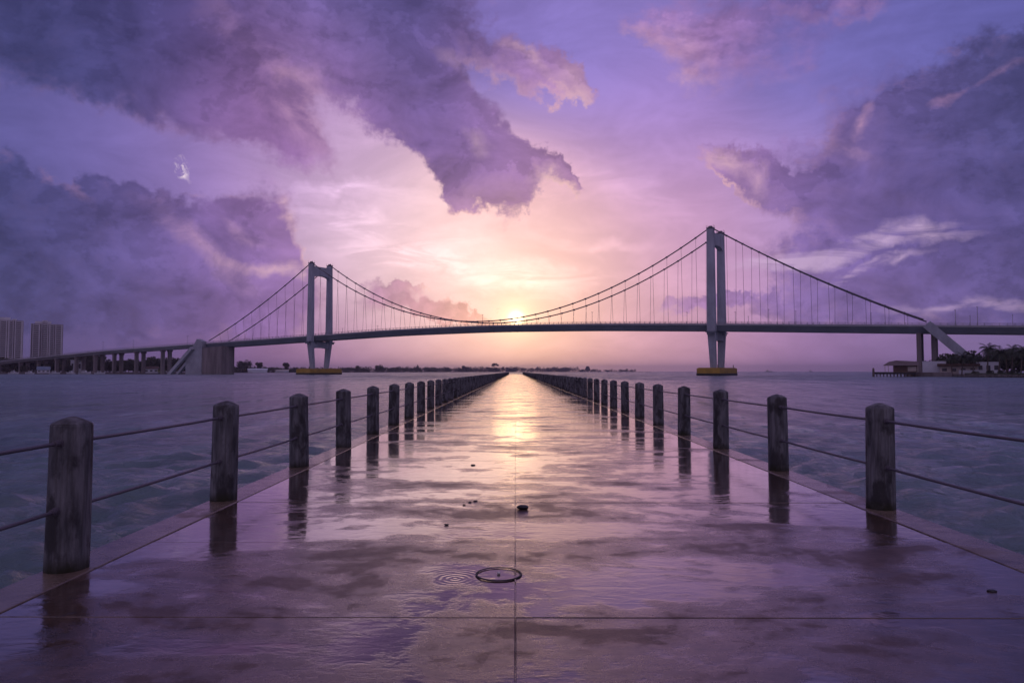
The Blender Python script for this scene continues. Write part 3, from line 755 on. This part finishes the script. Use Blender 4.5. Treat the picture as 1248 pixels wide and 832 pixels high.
strut(bz(234, 424, YB+1), bz(206, 457, YB+6), 2.2, 3.0, 'raking_strut', M['anchorlite'], blk)
strut(bz(236, 432, YB+12), bz(216, 457, YB+16), 2.0, 2.4, 'raking_strut', M['anchorlite'], blk)
# anchorage on the right: two wall piers and raking struts
for px in (1120.5, 1138.5):
    s = s_at(px, .1); b = MB(); c = BP(s, .5, 0); b.rbox(c, (dh*1.0)[:2], (ch*CW*.42)[:2], -1, ZD(s)-4.05)
    bpart(b, 'pier_wall', M['anchor'])
for t in (-.13, 1.05):
    YS = BP(s_at(1131), t, 0).y
    pA = BP(s_at(1131, t), t, 0); pB = BP(s_at(1222, t), t, 0)
    pA.z = CAM_Z+(452.4-395)/832*pA.y*1.0; pB.z = pA.z-(pB-pA).length*.78
    strut(pA, pB, 2.6, 4.2, 'raking_strut', M['bridge'])
# approach viaduct columns on the left and beyond the right anchorage
for px in (-4, 22, 44, 66, 90, 113, 136, 163, 195):
    for t in (.33, .68):
        s = s_at(px, .2); b = MB(); c = BP(s, t, 0); w = 1.5
        b.rbox(c, (dh*.95)[:2], (ch*1.25)[:2], 0, ZD(s)-4.2)
        b.rbox(c, (dh*1.15)[:2], (ch*1.8)[:2], ZD(s)-4.2, ZD(s)-2.71)
        bpart(b, 'column', M['anchor'])
for s in (1.66, 1.82):
    for t in (.2, .8):
        b = MB(); c = BP(s, t, 0); b.rbox(c, (dh*1.5)[:2], (ch*1.7)[:2], 0, ZD(s)-4.05); bpart(b, 'column', M['anchor'])

# street lamps on the bridge
lp = empty('street_lamp'); b = MB(); b.tube([(0, 0, 0), (0, 0, 6.6)], [.13, .09], 6); b.build('pole', M['railm'], lp)
b = MB(); b.box(-.7, .7, -.14, .14, 6.55, 6.75); b.build('lamp_head', M['cable'], lp)
firstl = True
LP = [(66, 0, 7), (125, 0, 8), (162, 0, 7), (228, 0, 7), (417, 1, 5), (460, 1, 5), (588, 0, 7), (722, 0, 7), (838, 0, 6.5), (897, 0, 6.5), (913, 1, 5), (938, 0, 8), (971, 0, 7), (1063, 1, 7), (1166, 0, 7.5), (1184, 1, 5.5), (1193, 0, 9), (1236, 1, 6)]
LL = ['leftmost lamp post on the viaduct above the dark bank', 'thin lamp post on the viaduct right of the condominiums', 'thin lamp post on the viaduct above its tall columns', 'lamp post on the viaduct just left of the concrete anchorage',
      'lamp post on the deck just right of the left tower', 'second lamp post on the deck right of the left tower', 'tall lamp post where the cables dip lowest at midspan', 'lamp post on the deck right of the setting sun',
      'lamp post on the deck just left of the right tower', 'lamp post on the deck first to the right of right tower', 'shorter lamp post second to the right of the right tower', 'tall lamp post third to the right of the right tower',
      'lamp post fourth to the right of the right tower', 'lamp post midway along the right side span', 'lamp post on the deck just right of the raking strut', 'short lamp post between two taller ones above the palms', 'tallest lamp post on the deck above the palms', 'rightmost lamp post on the bridge deck']
for i, ((px, t, h), lab) in enumerate(zip(LP, LL)):
    tt = .12 if t == 0 else .88
    s = s_at(px, tt); q = BP(s, tt, ZD(s))
    o = lp if i == 0 else dup(lp)
    o.location = q; o.rotation_euler = (0, 0, math.atan2(dh.y, dh.x)+1.2); o.scale = (1, 1, h/6.75)
    tag(o, lab, 'street lamp', 'street lamps on the bridge deck')

# ---------------------------------------------------------------- vegetation
def crown_mesh(b, blobs_, n, leaf, seed, flat=1.0):
    rs = np.random.RandomState(seed); tot = sum(q[3]**2 for q in blobs_)
    for (x, y, z, r) in blobs_:
        k = max(6, int(n*r*r/tot))
        for _ in range(k):
            d = rs.randn(3); d /= np.linalg.norm(d); rad = r*(.45+.62*rs.rand()**.6)
            c = np.array([x, y, z])+d*rad*np.array([1, 1, .78*flat])
            a = rs.randn(3); a /= np.linalg.norm(a); q = np.cross(a, rs.randn(3)); q /= np.linalg.norm(q)
            l = leaf*(.6+.8*rs.rand())
            b.add([c-a*l, c+q*l*.55, c+a*l, c-q*l*.55], [(0, 1, 2, 3)])
def tree_proto(seed, H, W, kind='round'):
    rs = random.Random(seed); e = empty('tree')
    b = MB(); b.tube([(0, 0, 0), (rs.uniform(-.2, .2), 0, H*.3), (rs.uniform(-.4, .4), 0, H*.6)], [H*.035, H*.025, H*.012], 7)
    bl = []
    nb = 9 if kind == 'round' else 7
    for i in range(nb):
        a = rs.uniform(0, 6.28); q = rs.uniform(.15, .62)*W/2
        if kind == 'umbrella': z = H*rs.uniform(.72, .9); r = W*rs.uniform(.14, .2); q = rs.uniform(.1, .8)*W/2
        elif kind == 'pine': z = H*(.25+.7*i/nb); q = W*.12*rs.random(); r = W*.42*(1.05-i/nb)
        else: z = H*rs.uniform(.28, .84); r = W*rs.uniform(.19, .28)
        bl.append((q*math.cos(a), q*math.sin(a), z, r))
        b.tube([(0, 0, H*rs.uniform(.3, .5)), (q*math.cos(a)*.6, q*math.sin(a)*.6, z-.2*r), (q*math.cos(a), q*math.sin(a), z)], [H*.014, H*.009, H*.004], 5)
    b.build('trunk', M['bark'], e)
    b = MB(); crown_mesh(b, bl, 1500 if kind != 'umbrella' else 500, H*.062, seed, .6 if kind == 'umbrella' else 1.0)
    b.build('crown', M['leafdark'], e)
    return e
def palm_proto(seed, H, nf=20, L=3.6):
    rs = random.Random(seed); e = empty('palm_tree'); b = MB(); bend = rs.uniform(-.9, .9)
    pts = [(bend*(t**2), .2*math.sin(t*3), H*t) for t in np.linspace(0, 1, 9)]
    b.tube(pts, [.26-.11*t+(.02 if i % 2 else 0) for i, t in enumerate(np.linspace(0, 1, 9))], 8); b.build('trunk', M['bark'], e)
    top = Vector(pts[-1]); b = MB()
    for i in range(nf):
        a = 2*math.pi*i/nf+rs.uniform(-.2, .2); el = rs.uniform(-.35, 1.25); l = L*rs.uniform(.8, 1.1)
        p = top.copy(); d = Vector((math.cos(a)*math.cos(el), math.sin(a)*math.cos(el), math.sin(el))); P_ = [p.copy()]
        for k in range(10):
            d = (d+Vector((0, 0, -.17))).normalized(); p = p+d*(l/10); P_.append(p.copy())
        b.tube(P_, [.05-.0045*k for k in range(11)], 4, caps=False)
        for k in range(1, 11):
            t = k/10; dd = (P_[k]-P_[k-1]).normalized(); s_ = dd.cross(Vector((0, 0, 1)))
            if s_.length < .01: s_ = Vector((1, 0, 0))
            s_.normalize(); ll = (.95*math.sin(math.pi*min(1, .12+t*.85))+.12)*L/3.6
            for q in (0, .5):
                base = P_[k-1]+(P_[k]-P_[k-1])*q
                for sg in (-1, 1):
                    tip = base+s_*(sg*ll*.8)+dd*ll*.45+Vector((0, 0, -ll*rs.uniform(.3, .65)))
                    b.add([base-dd*.07, base+dd*.09, tip], [(0, 1, 2)])
    b.build('crown', M['palmleaf'], e)
    return e
def bush_proto(seed, m, W=3, H=2):
    b = MB(); rs = random.Random(seed)
    crown_mesh(b, [(rs.uniform(-W/3, W/3), rs.uniform(-W/4, W/4), H*rs.uniform(.3, .6), H*rs.uniform(.35, .5)) for _ in range(5)], 420, .24, seed)
    o = b.build('bush', m); return o
TR = [tree_proto(1, 11, 11), tree_proto(2, 12, 9), tree_proto(3, 9, 12), tree_proto(4, 13, 7, 'pine'), tree_proto(5, 14, 15, 'umbrella')]
PALM = [palm_proto(1, 8.8, 26, 4.6), palm_proto(2, 7.5, 24, 4.2), palm_proto(3, 9.6, 24, 4.2)]
PU = set()
def place(plist, k, px, Y, z, sc, lab, cat, group):
    p = plist[k]; key = (id(plist), k)
    o = p if key not in PU else dup(p)
    PU.add(key)
    o.location = (at(px, Y), Y, z); o.rotation_euler = (0, 0, random.uniform(0, 6.28)); o.scale = (sc,)*3 if not hasattr(sc, '__len__') else sc
    tag(o, lab, cat, group); return o

# ---- left bank
def land(name, poly, z, m, depth=3.0):
    b = MB(); n = len(poly)
    cxm = sum(p[0] for p in poly)/n; cym = sum(p[1] for p in poly)/n
    vs = [(x, y, -1.0) for x, y in poly]+[(x+(cxm-x)*.006, y+(cym-y)*.006+.5, z) for x, y in poly]
    b.add(vs, [tuple(range(n, 2*n))]+[(i, (i+1) % n, n+(i+1) % n, n+i) for i in range(n)])
    o = b.build(name, m); tag(o, kind='structure'); return o
land('left_bank_ground', [(at(-160, 580), 580), (at(40, 582), 582), (at(150, 588), 588), (at(262, 600), 600), (at(262, 700), 700), (at(240, 1400), 1400), (at(-160, 1500), 1500)], .9, M['soil'])
rs = random.Random(5)
LB = []
px = -6
idx = 0
lefts = ['bushy tree', 'broad dark tree', 'low spreading tree', 'pointed conifer']
while px < 244:
    Y = rs.uniform(660, 760); k = rs.choice((0, 1, 2, 2, 0))
    top = 440 if px < 70 else (437 if px < 120 else 441.5)
    if 132 < px < 150: top = 444
    H = {0: 11, 1: 12, 2: 9, 3: 13}[k]*.92
    hh = (455-top+rs.uniform(-2, 2))/832*Y; sc = hh/H*1.12
    LB.append((px, Y, k, sc)); px += rs.uniform(3.6, 5.8)
tot = len(LB)
words = ['behind the viaduct']
for i, (px, Y, k, sc) in enumerate(LB):
    where = ('below the left condominium' if px < 32 else 'below the second condominium' if px < 80 else 'between the condominiums and the tall columns' if px < 125 else 'behind the tall viaduct columns' if px < 190 else 'just left of the concrete anchorage')
    place(TR, k, px, Y, .9, sc, '%s in the dark belt %s' % (lefts[k], where), 'tree', 'dark trees on the left bank, '+lefts[k]+' '+where)
# second, nearer row of smaller trees and shrubs
for i, px in enumerate((8, 30, 60, 84, 108, 150, 186, 214, 230)):
    k = (0, 2, 1, 0, 2, 0, 2, 1, 0)[i]
    place(TR, k, px, 640, .9, .72+.2*rs.random(), 'small tree at the water end of the left bank, %s from the left' % ORD[i], 'tree', 'small trees along the left bank')
lb = bush_proto(3, M['lime'], 6, 3.2); lb.location = (at(197, 592), 592, .9); lb.scale = (1.6, 1, 1.15); tag(lb, 'yellow green bush on the bank left of the raking struts', 'bush')

def condo(px0, px1, top_py, Y, lab, seed, roofs, wallm):
    x0, x1 = at(px0, Y), at(px1, Y); H = hz((px0+px1)/2, top_py, Y); D_ = 22
    cx_ = (x0+x1)/2; turn = math.atan2(-cx_, Y); W = (x1-x0)*math.cos(turn)
    e = empty('apartment_tower', (cx_, Y, .9), turn); tag(e, lab, 'apartment tower')
    b = MB(); b.box(-W/2, W/2, 0, D_, 0, H-4); b.build('wall', wallm, e)
    for (a, c, h) in roofs:
        b = MB(); b.box(-W/2+W*a, -W/2+W*c, 3, D_-4, H-4, H-4+h); b.build('roof_block', M['balc'], e)
    fl = 25; fh = (H-6)/fl
    lay = [(.02, .045), (.085, .24), (.28, .30), (.37, .50), (.53, .555), (.61, .68), (.73, .745), (.79, .93)]
    fins = [.01, .065, .26, .335, .52, .58, .705, .765, .955]
    for i, q in enumerate(fins):
        b = MB(); w = W*(.008+.006*(i % 3)); cx = -W/2+W*q
        b.box(cx-w, cx+w, -1.9, -.003, 0, H-3.4-(i % 3)*.9); b.build('fin', M['balc'], e)
    for i, (f0, f1) in enumerate(lay):
        a, c = -W/2+W*f0, -W/2+W*f1
        b = MB(); b.box(a, c, -.25, -.004, 2.5, H-5); g = b.build('window_bay', M['glass'], e)
        if c-a > W*.06:
            for f in range(fl):
                z = 2.5+f*fh
                b = MB(); b.box(a, c, -1.5, -.26, z, z+fh*.34); b.build('balcony', M['balc'], g)
    return e
M['condo2'] = simple('condo_wall_warm', (.20, .18, .20), .8, .12, .05)
condo(-16, 27.5, 387.5, 1080, 'tall apartment tower cut off by the left edge of the photo', 1, [(.1, .62, 4.5), (.66, .8, 2.2)], M['tower'])
condo(36.5, 76, 392.5, 1150, 'tall apartment tower second from the left edge', 2, [(.12, .62, 4.2), (.35, .5, 6)], M['condo2'])
# low buildings on the left bank
def house(px0, px1, Y, z0, h, lab, wall, roof, kind='flat', rh=2.0, D_=9, over=.5, windows=0, name='house', cat='house'):
    x0, x1 = at(px0, Y), at(px1, Y); turn = -math.atan2((x0+x1)/2, Y); W = (x1-x0)*math.cos(turn)
    e = empty(name, ((x0+x1)/2, Y, z0), turn); tag(e, lab, cat)
    b = MB(); b.box(-W/2, W/2, 0, D_, 0, h); b.build('wall', wall, e)
    b = MB(); a = W/2+over
    if kind == 'flat': b.box(-a, a, -over, D_+over, h, h+rh)
    elif kind == 'hip':
        i = min(a*.75, D_/2)
        vs = [(-a, -over, h), (a, -over, h), (a, D_+over, h), (-a, D_+over, h), (-a+i, D_/2, h+rh), (a-i, D_/2, h+rh)]
        b.add(vs, [(0, 1, 5, 4), (1, 2, 5), (2, 3, 4, 5), (3, 0, 4), (3, 2, 1, 0)])
    else:
        vs = [(-a, -over, h), (a, -over, h), (a, D_+over, h), (-a, D_+over, h), (-a, D_/2, h+rh), (a, D_/2, h+rh)]
        b.add(vs, [(0, 1, 5, 4), (1, 2, 5), (2, 3, 4, 5), (3, 0, 4), (3, 2, 1, 0)])
    b.build('roof', roof, e)
    for k in range(windows):
        b = MB(); cx = -W/2+W*(k+.5)/windows; ww = W/windows*.26
        b.box(cx-ww, cx+ww, -.06, -.003, h*.35, h*.75); b.build('window', M['glass'], e)
    return e
house(45.5, 61, 600, .9, 2.8, 'small boathouse with blue tent roof on the left bank', M['white'], M['blue'], 'gable', 3.0, windows=3)
house(86, 104, 660, .9, 12, 'white house half hidden by trees under the viaduct', M['white'], M['white'], 'flat', .5, windows=4)
house(176, 193, 600, .9, 3.6, 'low pale shed with grey roof under the viaduct', M['white'], M['brown'], 'gable', 2.4, windows=3)
def boat_proto(L=8.):
    e = empty('motorboat'); b = MB(); n = 9; vs = []; fs = []
    for i in range(n):
        t = i/(n-1); w = 1.25*(1-t**3.2)+.03; x = -L/2+L*t; sh = .95+.45*t*t
        vs += [(x, -w, sh), (x, -w*.72, .0-.25*(1-t)), (x, w*.72, -.25*(1-t)), (x, w, sh)]
    for i in range(n-1):
        for k in range(4): fs.append((i*4+k, i*4+(k+1) % 4, (i+1)*4+(k+1) % 4, (i+1)*4+k))
    fs.append((0, 1, 2, 3)); b.add(vs, fs); b.build('hull', M['hull'], e)
    b = MB(); b.hexa([(-2, -.85, .9), (1.1, -.75, 1.05), (1.1, .75, 1.05), (-2, .85, .9)], [(-1.8, -.7, 2.3), (.4, -.6, 2.3), (.4, .6, 2.3), (-1.8, .7, 2.3)]); c = b.build('cabin', M['white'], e)
    b = MB(); b.hexa([(-1.7, -.86, 1.5), (.8, -.76, 1.5), (.8, .76, 1.5), (-1.7, .86, 1.5)], [(-1.6, -.8, 2.0), (.5, -.7, 2.0), (.5, .7, 2.0), (-1.6, .8, 2.0)]); b.build('window', M['glass'], c)
    return e
bp = boat_proto()
BL = [(17, 'leftmost small white boat moored at the left bank'), (36, 'small white boat moored just left of the blue boathouse'), (67, 'small white boat moored just right of the blue boathouse'), (86, 'small white boat moored below the hidden white house'), (104, 'long pale boat moored between the viaduct columns'), (122, 'small white boat moored beside the tall viaduct columns')]
for i, (px, lab) in enumerate(BL):
    o = bp if i == 0 else dup(bp)
    o.location = (at(px, 576), 576, .25); o.rotation_euler = (0, 0, (0.1, 3.0, .2, 2.9, 0, .3)[i]); o.scale = (1.0+.25*(i == 4),)*3
    tag(o, lab, 'boat', 'boats moored at the left bank')

# ---- far shore
def fs(px): return float(np.interp(px, [238, 400, 500, 600, 790], [980, 1350, 1900, 2600, 3600]))
land('far_shore_ground', [(at(q, fs(q)), fs(q)) for q in (238, 300, 350, 400, 450, 500, 550, 600, 700, 790)]+[(at(795, 4300), 4300), (at(500, 4300), 4300), (at(238, 1900), 1900)], .9, M['soil'])
b = MB(); rs2 = np.random.RandomState(9)
tr = random.Random(11)
for i in range(420):
    px = tr.uniform(246, 772)
    base = fs(px)
    Y = base*tr.uniform(1.02, 1.10); h = tr.uniform(4.6, 7.6)/832*Y*(1.0 if px < 700 else .55) * (1.25 if px < 330 else 1)
    w = h*tr.uniform(.6, 1.1); x = at(px, Y)
    crown_mesh(b, [(x+tr.uniform(-w, w), Y+tr.uniform(-4, 4), .9+h*tr.uniform(.15, .62), h*tr.uniform(.28, .42)) for _ in range(5)], 150, h*.09, i)
tag(b.build('far_wood', M['leafdark']), 'low dark wood along the far shore under the bridge', 'wood', kind='stuff')
FT = [(602, 4, 1480, 9.5, 'lone umbrella shaped tree rising above the far shore just left of the pier end'), (509, 3, 1330, 9.5, 'pointed tree rising above the far shore between left tower and pier'),
      (566, 0, 1420, 7.6, 'rounded tree rising above the far shore left of the umbrella tree'), (716, 0, 1900, 7.0, 'rounded tree rising above the far shore right of the pier end'), (316, 1, 1010, 11.5, 'tall tree beside white sheds left of the left tower'),
      (348, 1, 1010, 11, 'tall tree just left of the yellow footing of the left tower'), (297, 2, 990, 13, 'bushy tree right of the concrete anchorage'), (436, 0, 1130, 8, 'rounded tree on the far shore right of the left tower'), (462, 2, 1180, 7.8, 'broad tree on the far shore second right of the left tower')]
for px, k, Y, hp, lab in FT:
    Y = fs(px)*1.03
    H = {0: 11*.9, 1: 12*.9, 2: 9*.9, 3: 13, 4: 14*.9}[k]
    place(TR, k, px, Y, .9, hp/832*Y/H, lab, 'tree', 'single trees standing out on the far shore')
house(302, 326, fs(314)*.99, .3, 4.6, 'long white shed on the far shore right of the anchorage', M['white'], M['white'], 'gable', 2.4)
house(335, 352, fs(344)*1.005, .9, 2.6, 'low white shed on the far shore nearest the left tower', M['white'], M['beige'], 'gable', 2.0)
# ships on the horizon
def ship(px, Y, L, lab):
    e = empty('fishing_ship', (at(px, Y), Y, 0), 0); tag(e, lab, 'ship')
    b = MB(); b.hexa([(-L/2*.88, -3, -1), (L/2*.9, -3, -1), (L/2*.9, 3, -1), (-L/2*.88, 3, -1)], [(-L/2, -3.6, 3.2), (L/2, -3.6, 3.8), (L/2, 3.6, 3.8), (-L/2, 3.6, 3.2)]); b.build('hull', M['steel'], e)
    b = MB(); b.box(-L*.36, -L*.05, -2.4, 2.4, 3.2, 7.0); b.box(-L*.3, -L*.12, -2, 2, 7.0, 9.0); b.build('cabin', M['beige'], e)
    b = MB(); b.tube([(L*.2, 0, 3), (L*.2, 0, 10)], .3, 6); b.build('mast', M['steel'], e)
ship(937, 3000, 30, 'small ship on the horizon right of the right tower')
ship(988, 3600, 14, 'tiny boat on the horizon left of the palm point')

# ---- right point
land('right_point_ground', [(at(1116, 312), 312), (at(1160, 292), 292), (at(1200, 272), 272), (at(1300, 240), 240), (at(1420, 205), 205), (at(1420, 470), 470), (at(1116, 420), 420)], 1.15, M['soil'])
land('lawn', [(at(1176, 289), 289), (at(1240, 265), 265), (at(1300, 250), 250), (at(1300, 300), 300), (at(1176, 318), 318)], 1.6, M['lawn'])
# rocks along its edge
rk = MB(); rr = np.random.RandomState(4)
pl = [(1116, 312), (1160, 292), (1200, 272), (1300, 240), (1420, 205)]
def on_edge(f):
    k = min(int(f*4), 3); g = f*4-k; a, c = pl[k], pl[k+1]
    A = Vector((at(a[0], a[1]), a[1], 0)); B2 = Vector((at(c[0], c[1]), c[1], 0)); return A+(B2-A)*g
for i in range(760):
    p = on_edge(rr.rand()); s_ = .35+.5*rr.rand()
    c = np.array([p.x+rr.randn()*.4, p.y-.6+rr.randn()*.8, .25+.45*rr.rand()])
    dirs = rr.randn(8, 3); dirs /= np.linalg.norm(dirs, axis=1)[:, None]
    q = [(-1, -1, -1), (1, -1, -1), (1, 1, -1), (-1, 1, -1), (-1, -1, 1), (1, -1, 1), (1, 1, 1), (-1, 1, 1)]
    vs = [c+np.array(v)*s_*.55+dirs[j]*s_*.22 for j, v in enumerate(q)]
    rk.add(vs, [(3, 2, 1, 0), (4, 5, 6, 7), (0, 1, 5, 4), (1, 2, 6, 5), (2, 3, 7, 6), (3, 0, 4, 7)])
tag(rk.build('shore_rocks', M['rock']), 'grey rubble along the water edge of the palm point', 'rocks', kind='stuff')
# sea wall in front of the white house
b = MB(); a = gp(1112, 303); c = gp(1160, 290.5)
quadprism(b, [a+Vector((0, 0, -1)), c+Vector((0, 0, -1)), c+Vector((0, 0, 1.9)), a+Vector((0, 0, 1.9))], Vector((2, 9, 0)))
tag(b.build('sea_wall', M['anchor']), 'low dark concrete sea wall right of the timber jetty', 'sea wall')
# jetty with hut
YJ = 296
j = empty('jetty', (at(1088, YJ), YJ, 0), -.49); tag(j, 'timber jetty on many piles in front of the brown roofed hut', 'jetty')
x0 = (at(1063, YJ)-j.location.x)*.88; x1 = (at(1116, YJ)-j.location.x)*.88
b = MB(); b.box(x0, x1, 0, 14, 1.55, 2.0); b.build('decking', M['wood'], j)
b = MB(); b.box(x0, x1, -.12, -.003, 1.1, 1.9); b.build('fascia', M['black'], j)
for i in range(13):
    x = x0+.3+(x1-x0-.6)*i/12
    for y in (.3, 9):
        b = MB(); b.tube([(x, y, -1), (x, y, 1.54)], .22, 7); b.build('pile', M['wood'], j)
b = MB(); b.tube([(x0+.35, -.4, -1), (x0+.35, -.4, 3.3)], [.5, .42], 8); b.tube([(x0+.35, -.4, 3.3), (x0+.35, -.4, 3.9)], [.5, .1], 8); b.build('end_pile', M['wood'], j)
hut = empty('waterside_hut', (at(1098, 300), 300, 2.0), -.49); tag(hut, 'waterside hut with wide brown hipped roof on the jetty', 'hut')
w = (at(1119, 300)-at(1078, 300))/2*.88
b = MB(); b.box(-w*.45, w*.95, 1, 7, 0, 3.1); b.build('wall', M['brown'], hut)
b = MB(); vs = [(-w*1.08, -.6, 2.9), (w*1.08, -.6, 2.9), (w*1.08, 9, 2.9), (-w*1.08, 9, 2.9), (-w*.72, 3.6, 4.6), (-w*.25, 3.8, 5.2), (w*1.0, 4.5, 4.7)]
b.add(vs, [(0, 1, 6, 5, 4), (1, 2, 6), (2, 3, 4, 5, 6), (3, 0, 4), (3, 2, 1, 0)]); b.build('roof', M['thatch'], hut)
for fx in (-.95, -.75, .98):
    b = MB(); b.tube([(w*fx, -.2, 0), (w*fx, -.2, 2.95)], .14, 6); b.build('column', M['beige'], hut)
b = MB(); b.box(w*.4, w*.9, .9, .997, .4, 2.4); b.build('shutter', M['beige'], hut)
house(1124, 1153, 318, 1.15, 5.6, 'plain white block house behind the bridge pier walls', M['white'], M['white'], 'flat', .3, 9, .05)
house(1145, 1191, 309, 1.15, 3.5, 'long low house with brown roof under the raking strut', M['beige'], M['brown'], 'flat', 1.2, 9, 1.0, windows=4)
house(1190, 1219, 312, 1.15, 5.2, 'white flat roofed house between the palm trunks', M['white'], M['white'], 'flat', .3, 8, .1, windows=3)
house(1168, 1216, 304, 1.15, 1.6, 'low white garden wall in front of the brown roofed house', M['white'], M['white'], 'flat', .15, .5, .02, name='garden_wall', cat='wall')
PP = [(1203, 296, 0, 1.12, 'tall palm with ragged crown standing alone right of the raking strut'), (1186, 300, 1, .90, 'palm standing just below the foot of the raking strut'), (1172, 303, 1, .92, 'palm in front of the brown roofed house'),
      (1217, 290, 1, 1.12, 'palm second to the right of the tallest lone palm'), (1233, 286, 2, .98, 'tall palm near the right edge of the photo'), (1244, 280, 0, .96, 'palm cut by the right edge of the photo'),
      (1226, 300, 0, .92, 'bushy palm behind the two palms near the right edge'), (1160, 305, 1, .85, 'short palm above the white block house'), (1250, 300, 2, 1.0, 'palm half outside the right edge of the photo')]
for px, Y, k, sc, lab in PP: place(PALM, k, px, Y, 1.15, sc*1.1, lab, 'palm tree', 'palms on the right point')
RT = [(1149, 322, 2, .82, 'dark spreading tree beside the right bridge pier walls'), (1163, 325, 0, .80, 'dark bushy tree behind the short palm'), (1180, 328, 2, .95, 'broad dark tree below the raking strut'), (1196, 330, 0, .72, 'round dark tree behind the lone tall palm'),
      (1212, 322, 2, .95, 'spreading dark tree behind the palm trunks'), (1228, 320, 1, .80, 'dark leafy tree behind the right edge palms'), (1240, 306, 0, .88, 'big dark tree at the right edge of the photo'), (1262, 300, 0, .95, 'dark tree just beyond the right edge'), (1132, 345, 2, .62, 'low tree seen between the two bridge pier walls')]
for px, Y, k, sc, lab in RT: place(TR, k, px, Y, 1.15, sc*1.22, lab, 'tree', 'dark trees on the right point')
bp0 = bush_proto(8, M['leafdark'], 4, 1.9)
for i, (px, Y, lab) in enumerate(((1190, 292, 'clipped dark bush in front of the white garden wall'), (1222, 283, 'dark bush at the foot of the palms on the lawn'), (1236, 276, 'dark bush nearest the rocks at the right edge'), (1208, 288, 'small dark bush between the lone palm and the lawn'))):
    o = bp0 if i == 0 else dup(bp0)
    o.location = (at(px, Y), Y, 1.3); o.scale = (1, 1, .7 if i == 0 else 1.0); tag(o, lab, 'bush', 'bushes on the right point')

# ---------------------------------------------------------------- haze
HAZE = True
if HAZE:
    b = MB(); b.box(-9500, 9500, -900, 11500, -2.2, 92.0)
    m = bpy.data.materials.new('sea_haze'); m.use_nodes = True; nt = m.node_tree; nt.nodes.clear()
    v = nt.nodes.new('ShaderNodeVolumePrincipled'); o_ = nt.nodes.new('ShaderNodeOutputMaterial'); nt.links.new(v.outputs[0], o_.inputs['Volume'])
    v.inputs['Color'].default_value = (.86, .80, .90, 1); v.inputs['Density'].default_value = .00011; v.inputs['Anisotropy'].default_value = .35
    hz_o = b.build('haze', m); tag(hz_o, 'thin evening haze over the water', 'haze', kind='stuff')

# ---------------------------------------------------------------- render settings
vs_ = scene.view_settings; vs_.view_transform = 'Standard'; vs_.look = 'None'; vs_.exposure = 0; vs_.gamma = 1; vs_.use_curve_mapping = False
scene.render.engine = 'CYCLES'
cy_ = scene.cycles; cy_.use_denoising = True; cy_.max_bounces = 5; cy_.diffuse_bounces = 2; cy_.glossy_bounces = 3; cy_.volume_bounces = 0; cy_.transparent_max_bounces = 4
cy_.sample_clamp_indirect = 4.0; cy_.sample_clamp_direct = 0; cy_.caustics_reflective = False; cy_.caustics_refractive = False
